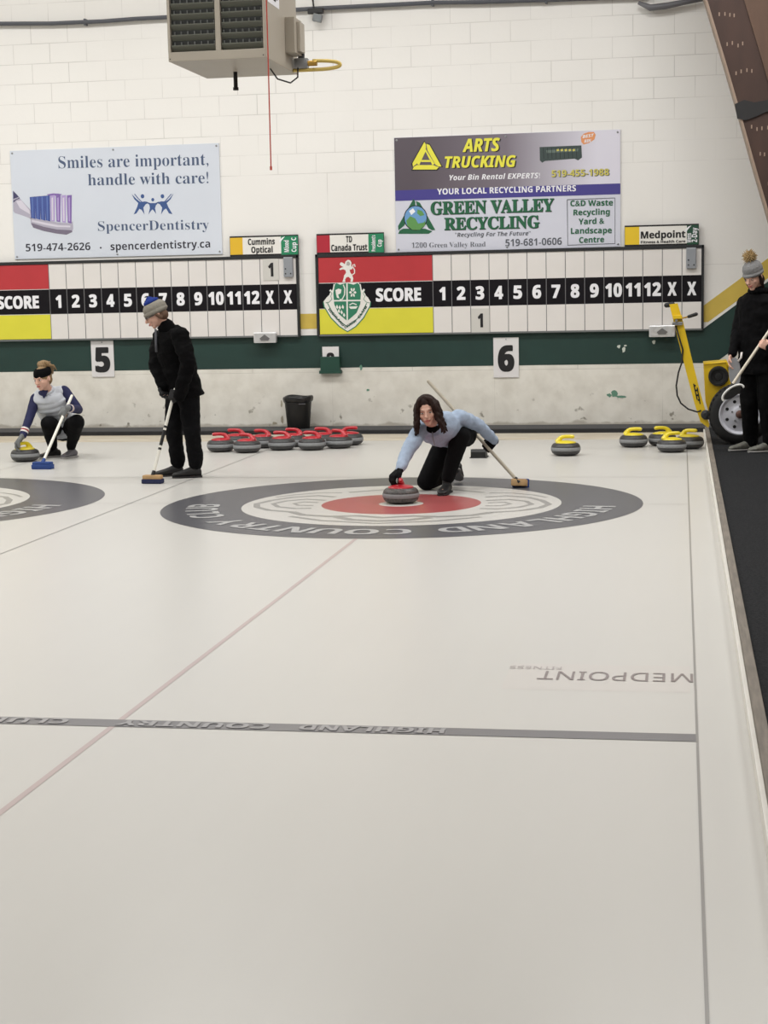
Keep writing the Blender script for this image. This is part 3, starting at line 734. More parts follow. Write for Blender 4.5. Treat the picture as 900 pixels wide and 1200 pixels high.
# sponsor plates standing on top of the scoreboards
def plate(px0, px1, pyt, pyb, colr, lines, right, label, band_px, gband):
    a = at(px0, pyb, FR+.01); c = at(px1, pyt, FR+.01); z0 = Z1+.0005; z1 = z0+.232
    e = empty('sponsor_plate', ((a.x+c.x)/2, FR, z0), label, 'sign', 'sponsor plates standing on the scoreboards')
    b = MB(); b.box((a.x, FR-.006, z0), (c.x, FR+.012, z1), black, .002); b.build('plate', e)
    t = MB(); y = FR-.0065; w = c.x-a.x
    xb = a.x+w*band_px; xg = a.x+w*gband
    t.box((a.x+.004, y, z0+.02), (xb, y+.001, z1-.018), colr); t.box((xb, y, z0+.02), (xg, y+.001, z1-.018), cwm); t.box((xg, y, z0+.006), (c.x-.004, y+.001, z1-.014), mat('plate_green', (36,132,92), .45) if right[2] else mat('plate_dark_green', (32,76,56), .45))
    for s, u0, u1, zb_, h, f in lines: btxt(t, s, xb+(xg-xb)*u0, xb+(xg-xb)*u1, z0+zb_, h, black, y-.0012, f, .02)
    for s, u, zz0, zz1, h in right[0]: btxt(t, s, z0+zz0, z0+zz1, xg+(c.x-xg)*u, h, wt, y-.0012, 'bold', .01, rot=True)
    if right[1]:
        q = [(xg-.02, z0+.17), (xg+.02, z0+.205), (xg+.05, z0+.215), (xg+.01, z0+.17), (xg-.01, z0+.14)]
        tri_poly(t, [Vector((p[0], y-.002, p[1])) for p in q], wt)
    t.build('lettering', e, fixn=False); return e
plate(270, 349.5, 272, 297, mat('plate_yellow', (226,182,44), .45), [('Cummins', .14, .84, .128, .068, 'bold'), ('Optical', .22, .78, .036, .068, 'bold')],
      ([('Mixed', .45, .035, .17, .055), ('Cup C', .88, .035, .20, .055)], True, True), 'yellow, white and green sponsor plate standing above the X columns, under the dentist sign corner', .19, .75)
plate(371.5, 450, 270, 295, mat('plate_red', (176,36,54), .45), [('TD', .42, .58, .128, .07, 'bold'), ('Canada Trust', .03, .97, .034, .07, 'bold')],
      ([("President's", .45, .02, .20, .045), ('Cup', .85, .07, .15, .05)], False, True), 'red, white and green sponsor plate standing above the lion crest', .20, .77)
plate(732, 819, 261, 287, mat('plate_yellow2', (232,196,40), .45), [('Medpoint', .03, .97, .085, .075, 'bold'), ('Fitness & Health Care', .03, .97, .03, .028, 'bold')],
      ([('Mens', .35, .03, .13, .05), ('2-Day', .86, .03, .19, .06)], True, False), 'yellow-ended white and dark green sponsor plate right of the recycling billboard', .20, .84)

# number cards hung in the score cells
def card(px, py, w, h, s, label):
    p = at(px, py, FR-.004); b = MB(); b.box((p.x-w/2, FR-.009, p.z-h/2), (p.x+w/2, FR-.0035, p.z+h/2), mat('card_grey', (204,202,196), .45), .002)
    btxt(b, s, p.x-.03, p.x+.03, p.z-.075, .15, black, FR-.0098, 'bold', .03)
    tag(b.build('number_card', loc=(p.x, FR-.006, p.z-h/2), fixn=False), label, 'card', 'number cards in the score cells')
card(317.5, 316, .19, .25, '1', 'white number 1 card in the top row above an X, on the left scoreboard')
card(563, 375.5, .21, .27, '1', 'grey number 1 card in the bottom row under the 3, on the crested scoreboard')
def holder(px, py, label):
    p = at(px, py, FR-.02); e = empty('marker_box', (p.x, FR-.003, p.z-.11), label, 'box', 'grey plastic boxes on the scoreboards')
    MB().box((p.x-.055, FR-.045, p.z-.115), (p.x+.055, FR-.003, p.z+.115), mat('box_grey', (150,154,160), .4, .2), .01).build('casing', e)
    for u, v in ((-.03,-.075), (.03,-.075), (-.03,-.02)): MB().lathe([(.008,0),(.008,.004),(.004,.006)], frame_dark, (p.x+u, FR-.045, p.z+v), (0,-1,0), 10).build('screw', e)
holder(338, 313, 'small grey plastic box in the last top cell of the left scoreboard')
holder(810, 302.5, 'small grey plastic box in the top right cell of the crested scoreboard')

# crinkled silver emergency light boxes
foil = mat('crinkled_foil', (232,233,235), .3, .75, bump=.8, bscale=16)
def foilbox(px, py, w, h, label):
    p = at(px, py, WALL_Y-.1); e = empty('wall_mounted_box', (p.x, WALL_Y-.06, p.z-h/2), label, 'box', 'silver foil boxes under the scoreboards')
    MB().box((p.x-w/2, WALL_Y-.13, p.z-h/2), (p.x+w/2, WALL_Y-.062, p.z+h/2), foil, .012).build('foil_casing', e)
    b = MB(); b.prism([(p.x-.06, WALL_Y-.131, p.z-.01), (p.x, WALL_Y-.131, p.z+.035), (p.x+.06, WALL_Y-.131, p.z-.01), (p.x+.04, WALL_Y-.131, p.z-.035), (p.x-.04, WALL_Y-.131, p.z-.035)], (0,-.012,0), mat('foil_crease', (150,150,152), .3, .9)); b.build('crumpled_patch', e)
foilbox(311, 395.5, .27, .125, 'crumpled silver foil box overlapping the bottom rail of the left scoreboard')
foilbox(776, 388, .29, .13, 'crumpled silver foil box behind the yellow machine handle, under the crested scoreboard')

# number signs for the sheets
def numsign(px, py, w, h, s, label):
    p = at(px, py, WALL_Y-.02); e = empty('number_sign', (p.x, WALL_Y-.012, p.z-h/2), label, 'sign', 'sheet number signs on the green band')
    MB().box((p.x-w/2, WALL_Y-.014, p.z-h/2), (p.x+w/2, WALL_Y-.0025, p.z+h/2), mat('sign_panel_white', (222,220,220), .4), .002).build('panel', e)
    b = MB(); btxt(b, s, p.x-.095, p.x+.095, p.z-.148, .275, black, WALL_Y-.0155, 'bold', .045)
    b.lathe([(.008,0),(.008,.004),(.004,.006)], steel, (p.x, WALL_Y-.014, p.z+h/2-.02), (0,-1,0), 10); b.build('numeral', e, fixn=False)
numsign(120, 420.5, .28, .43, '5', 'white sheet sign with black number 5')
numsign(593, 419, .29, .455, '6', 'white sheet sign with black number 6')
p = at(387, 421, WALL_Y-.05); gb_ = mat('pocket_green', (24,66,54), .5)
e = empty('card_pocket', (p.x, WALL_Y-.04, p.z-.14), 'small dark green pocket box on the wall holding a half hidden number card', 'box')
b = MB(); b.box((p.x-.115, WALL_Y-.075, p.z-.155), (p.x+.115, WALL_Y-.001, p.z+.03), gb_, .004); b.box((p.x-.13, WALL_Y-.079, p.z-.165), (p.x+.13, WALL_Y-.001, p.z-.13), gb_, .003); b.build('pocket', e)
b = MB(); b.box((p.x-.095, WALL_Y-.035, p.z-.05), (p.x+.10, WALL_Y-.028, p.z+.145), mat('sign_panel_white', (222,220,220), .4)); btxt(b, '8', p.x-.05, p.x+.05, p.z-.10, .17, black, WALL_Y-.0365, 'bold', .03); b.build('number_card_inside', e, fixn=False)

# ------------------------------------------------------------------ unit heater
HY = 1.2
hl = at(197.5, 74, HY); hr = at(312, 65.5, HY); zb = (hl.z+hr.z)/2; hx0, hx1 = hl.x, hr.x; hd = 1.15; hz1 = zb+1.15
beige = mat('heater_beige', (172,164,150), .45, var=.05, vscale=3); dkin = mat('heater_inside', (34,36,34), .7); louv = mat('louvre_green_grey', (104,106,96), .45)
e = empty('unit_heater', ((hx0+hx1)/2, HY+hd/2, zb), 'large beige louvred unit heater hanging from above near the wall', 'heater')
b = MB(); th = .03
b.box((hx0, HY+.05, zb), (hx1, HY+hd, hz1), beige, .006)
b.box((hx0, HY, zb), (hx1, HY+.06, zb+.075), beige, .004); b.box((hx0, HY, hz1-.05), (hx1, HY+.06, hz1), beige, .004)
b.box((hx0, HY+.001, zb+.075), (hx0+.022, HY+.06, hz1-.05), beige, .0); b.box((hx1-.022, HY+.001, zb+.075), (hx1, HY+.06, hz1-.05), beige, .0)
xm = at(255, 30, HY).x; b.box((xm-.022, HY+.001, zb+.075), (xm+.022, HY+.06, hz1-.05), beige, .0)
for xx in (hx0+.02, hx1-.02): b.lathe([(.005,0),(.005,.003)], frame_dark, (xx-.004, HY, zb+.02), (0,-1,0), 8)
b.build('casing', e)
MB().box((hx0+.02, HY+.045, zb+.07), (hx1-.02, HY+.056, hz1-.05), dkin).build('dark_core', e)
z = zb+.108
while z < hz1-.08:
    for a0, a1 in ((hx0+.028, xm-.028), (xm+.028, hx1-.026)):
        MB().box((a0, HY+.000, z-.006), (a1, HY+.055, z+.006), louv, 0, R=Matrix.Rotation(-.75, 3, 'X')).build('louvre', e)
    z += .084
b = MB()
z = zb+.137
while z < hz1-.1:
    for k in range(7):
        for a0, a1 in ((hx0+.05, xm-.04), (xm+.04, hx1-.04)): x = a0+(a1-a0)*k/6; b.tube([(x, HY+.040, z-.004), (x, HY+.040, z+.022)], .007, mat('burner_grey', (104,106,104), .5, .4), n=6)
    z += .084
b.build('burner_grate', e)['kind'] = 'stuff'
jb0 = at(341, 60, HY+.55); 
b = MB(); b.box((hx1-.002, HY+.70, zb+.13), (hx1+.085, HY+.98, zb+.43), beige, .006); b.box((hx1+.085, HY+.78, zb+.15), (hx1+.115, HY+.96, zb+.40), beige, .006); b.build('control_box', e)
b = MB(); q = Vector((hx1+.075, HY+.98, zb+.07)); b.box(q-Vector((.06,.04,.045)), q+Vector((.06,.04,.045)), steel, .01); b.lathe([(.03,0),(.03,.06),(.02,.07)], frame_dark, q+Vector((0,0,.05)), n=12); b.lathe([(.024,0),(.024,.08)], mat('brass', (176,140,70), .35, .9), q+Vector((.06,0,.0)), (1,0,0), 12); b.build('gas_valve', e, smooth=True, auto=40)
hose = mat('yellow_hose', (206,180,96), .5)
pts = []
for k in range(25):
    t = k/24; a = -PI/2+PI*t
    pts.append(q+Vector((.10+.24*(1-abs(2*t-1)**2.2), .03*math.sin(t*PI), .02-.075*(1-math.cos(t*PI))/2*1.0)))
b = MB(); b.tube(pts[:], .016, hose); b.tube([pts[-1], pts[-1]+Vector((-.20,0,.0))], .016, hose); b.build('gas_hose', e, smooth=True)
b = MB(); w0 = Vector((hx1+.05, HY+.95, zb+.05)); b.tube([w0, w0+Vector((0,-.02,-.10)), w0+Vector((-.06,-.05,-.15)), w0+Vector((-.14,-.2,-.13)), w0+Vector((-.2,-.3,-.02)), Vector((hx1-.02, HY+.5, zb+.02))], .007, blackplastic); b.build('cable', e, smooth=True)
b = MB(); c = at(276, 92, HY+.8); c.z = zb; b.tube([c+Vector((0,0,.02)), c+Vector((0,0,-.15))], .018, blackplastic); b.tube([c+Vector((0,0,-.13)), c+Vector((0,0,-.155))], .024, blackplastic); b.build('drain_stub', e)
b = MB(); lx = hx1+.0015; b.box((lx-.001, HY+.10, zb+.46), (lx+.001, HY+.50, zb+.74), wt); b.box((lx, HY+.3, zb+.50), (lx+.0022, HY+.38, zb+.58), black); b.box((lx, HY+.38, zb+.52), (lx+.0022, HY+.44, zb+.54), black); b.build('rating_label', e)
# hanger rods up to the ceiling
b = MB()
for x in (hx0+.08, hx1-.08):
    for yy in (HY+.15, HY+hd-.12): b.tube([(x, yy, hz1-.02), (x, yy, 7.22)], .01, steel, n=8)
b.build('hanger_rods', e)
redc = mat('red_cord', (176,64,50), .6)
b = MB(); c0 = at(311, -40, HY-.03); c1 = at(314, 60, HY-.03); c2 = at(317.5, 195, HY-.03)
top = Vector((c0.x-.02, c0.y, 7.2)); b.tube([top, c0, c1, c2], .0055, redc, n=8); b.tube([c2, c2+Vector((0,0,-.03))], .010, redc, n=8)
tag(b.build('pull_cord', loc=c2), 'thin red cord hanging down past the corner of the heater', 'cord')

# ------------------------------------------------------------------ waste bin
p0 = at(350, 499, 6.33); bx, by = p0.x, 6.33
e = empty('waste_bin', (bx, by, STEP_Z), 'black waste bin with a liner over its rim on the walkway by the wall', 'bin')
bagm = mat('bin_bag', (22,22,24), .3, bump=.6, bscale=22)
b = MB(); b.lathe([(.0,.0),(.125,.0),(.13,.01),(.158,.34),(.150,.34),(.122,.02),(0,.015)], blackplastic, (bx, by, STEP_Z), n=36); b.build('bucket', e, smooth=True, auto=40)
b = MB(); n = 48; rows_ = [(.158,.30),(.170,.315),(.175,.345),(.172,.365),(.160,.375),(.148,.36),(.140,.33)]
vs = []; fs = []
for r, z in rows_:
    for i in range(n):
        a = 2*PI*i/n; k = 1+.02*math.sin(5*a+z*40)+.012*math.sin(13*a); vs.append((bx+r*k*math.cos(a), by+r*k*math.sin(a), STEP_Z+z-.0+.008*math.sin(3*a+1)))
for k in range(len(rows_)-1):
    for i in range(n): j = (i+1) % n; fs.append((k*n+i, k*n+j, (k+1)*n+j, (k+1)*n+i))
b.add(vs, fs, bagm); b.build('bin_liner', e, smooth=True)
b = MB(); b.box((bx+.04, by-.156, STEP_Z+.285), (bx+.12, by-.145, STEP_Z+.295), mat('painted_handle_glint', (90,90,94), .3)); b.build('grip', e)  # grip bar in lighter grey, its glint painted into the colour

# ------------------------------------------------------------------ hack
p = gnd(557, 537); 
e = empty('hack', (p.x, p.y+.05, 0), 'black rubber starting block set in the ice behind the kneeling woman', 'foothold')
b = MB(); b.prism([(p.x-.045, p.y, .0), (p.x-.045, p.y+.18, .0), (p.x-.045, p.y+.16, .075), (p.x-.045, p.y+.02, .085), (p.x-.045, p.y-.0, .06)], (.145,0,0), blackplastic); b.build('foot_block', e)
b = MB(); b.box((p.x-.055, p.y-.01, .0005), (p.x+.11, p.y+.20, .008), frame_dark, .002); b.build('base_plate', e)

# ------------------------------------------------------------------ curling stones
granite = mat('granite_dark', (62,62,63), .4, var=.35, vscale=55, bump=.05)
granite_b = mat('granite_speckled', (88,82,79), .4, var=.4, vscale=60, alt=(52,51,51))
band_m = mat('striking_band', (140,142,144), .7, var=.12, vscale=60)
def stone_proto(body_m, hand_m, name='curling_stone'):
    e = empty(name, (0,0,0), 'x', 'curling stone')
    b = MB(); b.lathe([(0,.002),(.060,.0),(.066,.003),(.090,.004),(.116,.012),(.134,.027),(.1415,.047),(.1415,.083),(.135,.101),(.120,.116),(.090,.125),(0,.127)], body_m, n=40); b.build('granite_body', e, smooth=True, auto=50)
    b = MB(); b.lathe([(.1400,.0470),(.1440,.051),(.1450,.065),(.1440,.079),(.1400,.0830)], band_m, n=40); b.build('striking_band', e, smooth=True)
    b = MB(); b.lathe([(.0,.122),(.098,.118),(.101,.123),(.098,.130),(.075,.137),(.040,.144),(0,.146)], hand_m, n=32); b.build('handle_disc', e, smooth=True, auto=40)
    b = MB(); pts = [(.070,0,.130),(.066,0,.147),(.052,0,.166),(.034,0,.178),(.004,0,.183),(-.035,0,.184),(-.070,0,.182),(-.084,0,.178)]
    b.tube(pts, [.038,.030,.023,.0185,.0170,.0175,.0180,.012], hand_m, n=14)
    b.build('handle', e, smooth=True, auto=50)
    return e
red_h = mat('stone_handle_red', (184,36,48), .35, coat=.3); yel_h = mat('stone_handle_yellow', (226,206,44), .35, coat=.3)
sr = stone_proto(granite, red_h); sy = stone_proto(granite, yel_h); used = {id(sr): False, id(sy): False}
def stone(proto, x, y, rz, label, group=None):
    if not used[id(proto)]: o = proto; used[id(proto)] = True
    else: o = copy_tree(proto)
    o.location = (x, y, 0); o.rotation_euler = (0,0,rz); o['label'] = label
    if group: o['group'] = group
    elif 'group' in o: del o['group']
    return o
R_ = math.radians
def sp(px, py): p = gnd(px, py); return p.x, p.y+.13       # py = pixel row of the contact edge nearest the camera
gr_ = 'red stones parked in front of the walkway'
fr = [(255, 530.5, 20, 'red-handled stone at the left end of the parked red rows'), (286, 531.5, -15, 'second red-handled stone from the left in the front row'),
      (327, 528.5, 5, 'middle red-handled stone of the front row, in front of the waste bin'), (362.5, 528.5, 10, 'fourth red-handled stone from the left in the front row'), (394.5, 526.3, -20, 'red-handled stone at the right end of the front row')]
for px, py, a, lab in fr:
    x, y = sp(px, py); stone(sr, x, y, R_(a), lab, gr_)
for px, py, a, lab in [(273, 525, 15, 'red-handled stone in the back row, between the two leftmost front stones'), (304, 526, -5, 'red-handled stone in the back row, left of the waste bin'),
                       (341, 524.5, 8, 'red-handled stone in the back row, directly below the waste bin'), (375.5, 523.5, 15, 'red-handled stone in the back row, between the fourth and last front stones'), (407.5, 522.6, 180, 'red-handled stone in the back row, farthest to the right')]:
    x, y = sp(px, py); stone(sr, x, y, R_(a), lab, gr_)
gy_ = 'yellow stones parked behind the rings'
for px, py, a, lab in [(662, 535, 178, 'yellow-handled stone standing alone, left of the other parked yellow stones'), (742, 525, 170, 'yellow-handled stone just left of the tight yellow cluster'),
                       (776, 523.5, 20, 'yellow-handled stone at the back left of the tight cluster'), (787, 531, 200, 'front yellow-handled stone of the tight cluster'), (808, 527, 150, 'yellow-handled stone at the right end of the cluster, against the bumper')]:
    x, y = sp(px, py); stone(sy, x, y, R_(a), lab, gy_)
big = stone_proto(granite_b, red_h); used[id(big)] = True; SX, SY = -.01, .055
big.location = (SX, SY, 0); big.rotation_euler = (0,0,R_(100)); big['label'] = 'red-handled stone on the red circle under the kneeling woman\'s gloved hand'
LSX, LSY = sp(24, 542)
stone(sy, LSX, LSY, R_(75), 'yellow-handled stone under the crouching woman\'s grey glove at the left edge')
big.scale = (.98,)*3

# ------------------------------------------------------------------ brooms
pole_w = mat('broom_pole_white', (226,224,214), .35); pole_t = mat('broom_pole_pale', (180,171,153), .4, var=.06, vscale=20); headw = mat('broom_head_wood', (190,154,108), .55, var=.2, vscale=14)
pad_b = mat('broom_pad_blue', (32,64,128), .7, bump=.3, bscale=150); pad_n = mat('broom_pad_navy', (28,34,72), .8, bump=.3, bscale=150)
def broom(name, label, hc, ax, top, polem, headm, padm, size=(.20,.06,.035), padh=.03, up=Vector((0,0,1)), bands=None, r=.0140, grip=None):
    hc = Vector(hc); top = Vector(top); ax = Vector(ax).normalized(); up = Vector(up).normalized(); sd = up.cross(ax).normalized()
    e = empty(name, hc, label, 'broom', 'curling brooms')
    Rm = Matrix((ax, sd, up)).transposed(); L, W, H = size
    b = MB(); b.box(hc+Vector((-L/2,-W/2,padh)), hc+Vector((L/2,W/2,padh+H)), headm, .012, R=Rm, c=hc)
    hd = b.build('head', e, smooth=True, auto=40)
    b = MB(); b.box(hc+Vector((-L/2-.006,-W/2-.008,.001)), hc+Vector((L/2+.006,W/2+.008,padh+.006)), padm, .010, R=Rm, c=hc); b.build('pad', hd, smooth=True, auto=40)
    j = hc+up*(padh+H*.7); b = MB(); b.tube([j, top], r, polem, n=14); b.ell(top, (r,r,r), polem, nu=10, nv=6); b.build('handle', e, smooth=True, auto=50)
    d = (top-j).normalized()
    b = MB(); b.tube([j-d*.005, j+d*.05], [.020,.016], headm if headm is not headw else blackplastic, n=12); b.build('socket', e, smooth=True, auto=50)
    if bands:
        b = MB()
        for t0, t1 in bands: b.tube([j+d*t0, j+d*t1], r*1.06, blackplastic, n=14)
        b.build('grip_tape', e)
    return e
# kneeling woman's broom lies across her back and under her left arm
h1 = at(611, 572, .95); h1 = gnd(611, 571)
K_top = at(502, 447, 1.25)
K_bot = Vector((h1.x, h1.y, .0))
br1 = broom('curling_broom', 'pale curling broom with wooden head, held behind the kneeling woman in blue', (h1.x, h1.y, .032), (1,.15,-.05), K_top, pole_t, headw, pad_b, size=(.125,.06,.055), padh=.020, up=Vector((-.25,-.95,.25)))
# standing man's broom
h2 = gnd(178, 567); S_hand = at(204, 461, 1.62)
h2v = Vector((h2.x, h2.y+.03, .0)); d2 = (S_hand-h2v).normalized()
br2 = broom('curling_broom', 'white curling broom with tan head on a navy pad, held by the standing person', h2v, (1,-.05,0), S_hand+d2*.035, pole_w, headw, pad_n, size=(.17,.075,.04), padh=.035, bands=[(.24,.26),(.28,.42),(.44,.46)])
# crouching woman's broom
h3 = gnd(49, 550); C_hand = at(77, 482, 3.20)
h3v = Vector((h3.x, h3.y+.03, .0)); d3 = (C_hand-h3v).normalized()
br3 = broom('curling_broom', 'white curling broom with blue head, held by the crouching woman', h3v, (1,-.03,0), C_hand+d3*.22, pole_w, pad_b, pad_b, size=(.19,.075,.03), padh=.04)
# right-hand person's broom, head raised off the carpet
RY = 3.02
h4 = at(858, 459, RY-.05); R_hand = at(893, 403, RY)
d4 = (R_hand-h4).normalized()
br4 = broom('curling_broom', 'cream curling broom with black and white head, held up by the person at right', h4, Vector((.8,0,.55)), R_hand+d4*.30, mat('broom_pole_cream', (214,206,188), .4), blackplastic, mat('broom_pad_white', (214,214,210), .6), size=(.20,.06,.03), padh=.016, up=Vector((-.55,0,.8)))

for ch in [x for x in bpy.data.objects if x.parent == br4 and x.name.startswith('head')]:
    for c2 in [x for x in bpy.data.objects if x.parent == ch]: bpy.data.objects.remove(c2)
    bpy.data.objects.remove(ch)
ax_ = Vector((.80,.0,.55)).normalized(); up_ = Vector((-.55,0,.8)).normalized(); fw_ = up_.cross(ax_)
b = MB(); b.loft([(h4+fw_*k*.03+up_*(-.012), ax_*(.098-.010*abs(k)), up_*(.040-.008*abs(k))) for k in (-1,-.5,.5,1)], blackplastic, 32, 2.2); hd_ = b.build('head', br4, smooth=True, auto=50)
b = MB(); b.tube([h4+fw_*(-.028)+ax_*(.108*math.cos(t))+up_*(-.012+.050*math.sin(t)) for t in [PI*(-.12+1.24*k/24) for k in range(25)]], [.004]+[.010]*23+[.004], MATS['broom_pad_white'], 8); b.build('white_rim', hd_, smooth=True)

# ------------------------------------------------------------------ yellow ice machine with a tyre
mach_y = mat('machine_yellow', (226,190,30), .35, var=.08, vscale=9, coat=.2)
rimw = mat('rim_white', (196,198,206), .4); tyre = mat('tyre_rubber', (20,20,21), .8, var=.2, vscale=30, bump=.3, bscale=40)
def C6(x, y): return (740+x/4.2875, 270+y/4.2875)
WY = 3.95; wc = at(*C6(545, 925), WY); RW = wc.z-STEP_Z
e = empty('ice_machine', (wc.x, WY+.2, STEP_Z), 'yellow wheeled ice machine with long slanting handle and white-rimmed tyre on the side walkway', 'machine')
b = MB(); A_ = (0,-1,0)
def ring(rr, dd): return [(r, d) for r, d in zip(rr, dd)]
cW = Vector((wc.x, WY+.20, wc.z))
prof = [(RW*.66,.02),(RW*.70,.0),(RW*.80,.0),(RW*.93,.015),(RW,.045),(RW*1.0,.145),(RW*.93,.175),(RW*.80,.19),(RW*.68,.19),(RW*.66,.17)]
q = Vector((0,0,1)).rotation_difference(Vector((0,-1,0))); n = 56; vs = []; fs = []
for r, z in prof:
    for i in range(n): a = 2*PI*i/n; vs.append(cW+q @ Vector((r*math.cos(a), r*math.sin(a), z)))
for k in range(len(prof)):
    for i in range(n): j = (i+1) % n; k2 = (k+1) % len(prof); fs.append((k*n+i, k*n+j, k2*n+j, k2*n+i))
b.add(vs, fs, tyre)
for k in range(36):
    a = 2*PI*k/36; d = Vector((math.cos(a), 0, math.sin(a))); c = cW+d*(RW-.003)+Vector((0,-.095,0)); X = Vector((-d.z,0,d.x))
    for oy in (-.055, 0, .055): b.box(c+Vector((-.013,-.02+oy,-.005)), c+Vector((.013,.02+oy,.003)), tyre, 0, R=Matrix((X, Vector((0,1,0)), d)).transposed(), c=c+Vector((0,oy,0)))
ty = b.build('tyre', e, smooth=True, auto=35)
# solid rim; shade of its eight round holes painted in as dark discs
b = MB(); b.lathe([(RW*.67,.16),(RW*.69,.186),(RW*.64,.190),(RW*.60,.172),(RW*.56,.160),(RW*.30,.165),(RW*.24,.178),(RW*.16,.182),(0,.182)], rimw, cW, A_, 48)
rim = b.build('wheel_rim', e, smooth=True, auto=40)
b = MB()
for k in range(8):
    a = 2*PI*(k+.5)/8; c = cW+Vector((math.cos(a)*RW*.44, -.158, math.sin(a)*RW*.44)); b.lathe([(0,0),(RW*.055,0),(RW*.055,.0075)], mat('painted_hole_shade', (18,18,20), .9), c, A_, 16)
b.build('rim_hole_discs', rim)
b = MB(); b.lathe([(.040,0),(.040,.022),(.03,.034),(.012,.038),(0,.038)], mat('rusty_hub', (96,70,62), .6, .5), cW+Vector((0,-.178,0)), A_, 20)
for k in range(5):
    a = 2*PI*k/5+.3; b.lathe([(.010,0),(.010,.012)], steel, cW+Vector((math.cos(a)*RW*.26, -.172, math.sin(a)*RW*.26)), A_, 8)
b.build('wheel_hub', e, smooth=True, auto=40)
BY = 4.22
box_px = [(362,665),(480,655),(500,700),(520,800),(500,960),(400,960),(372,860)]
b = MB(); b.prism([at(*C6(*t), BY) for t in box_px], (0,.34,0), mach_y); bx_ = b.build('body_housing', e)
b = MB(); pts = [at(*C6(*t), BY-.004) for t in [(364,672),(478,661),(488,700)]]; b.tube(pts, .009, mach_y); b.build('housing_rim', e, smooth=True)
c = at(*C6(437, 732), BY); b = MB(); b.lathe([(.098,0),(.098,.05),(.090,.062),(.072,.062),(.068,.05),(.04,.046),(.036,.056),(0,.058)], blackplastic, c, A_, 36); b.build('round_cap', e, smooth=True, auto=35)
MY = 4.12
tp = [at(*C6(*t), MY) for t in [(190,372),(232,366),(262,470),(302,640),(345,810),(392,978),(386,992),(346,962),(316,868),(272,700),(222,500)]]
b = MB(); b.prism(tp, (0,.075,0), mach_y)
for t0, t1 in (((312,770),(330,850)), ((330,790),(345,872))): b.tube([at(*C6(*t0), MY-.001), at(*C6(*t1), MY-.001)], .006, blackplastic, n=6)
for k in range(4): p = at(*C6(318+k*7, 780+k*24), MY-.001); b.ell(p, (.012,.002,.01), blackplastic, nu=8, nv=6)
b.build('handle_post', e)
b = MB(); p0 = at(*C6(176, 376), MY+.04); p1 = at(*C6(206, 372), MY+.04); b.capsule(p0, p1, .024, .026, blackplastic); b.build('post_cap', e, smooth=True)
b = MB(); p0 = at(*C6(215, 445), MY-.02); b.box(p0+Vector((-.02,-.02,-.06)), p0+Vector((.08,.10,-.03)), steel, .004); b.box(p0+Vector((-.015,-.025,.0)), p0+Vector((.075,.10,.035)), mach_y, .004); b.lathe([(.013,0),(.013,.02)], steel, p0+Vector((.02,-.02,-.015)), A_, 10); b.build('clamp', e)
b = MB(); b.tube([at(*C6(235,446), MY-.01), at(*C6(288,433), MY-.01)], .008, mat('brass', (176,140,70), .35, .9)); lv = b.build('lever', e)
b = MB(); b.capsule(at(*C6(288,433), MY-.01), at(*C6(325,421), MY-.01), .016, .018, blackplastic); b.build('lever_grip', lv, smooth=True)
b = MB(); b.tube([at(*C6(*t), MY-.012) for t in [(222,480),(240,540),(258,600),(254,660),(236,715),(225,780),(230,830),(248,868),(285,898),(330,912),(350,905)]], .0085, blackplastic); b.build('control_cable', e, smooth=True)
b = MB(); pp = at(*C6(372, 925), MY-.01); b.lathe([(.045,0),(.045,.03),(.02,.04)], frame_dark, pp, A_, 20); b.box(pp+Vector((-.02,0,-.05)), pp+Vector((.30,.05,.02)), frame_dark, .006); b.build('pivot', e)

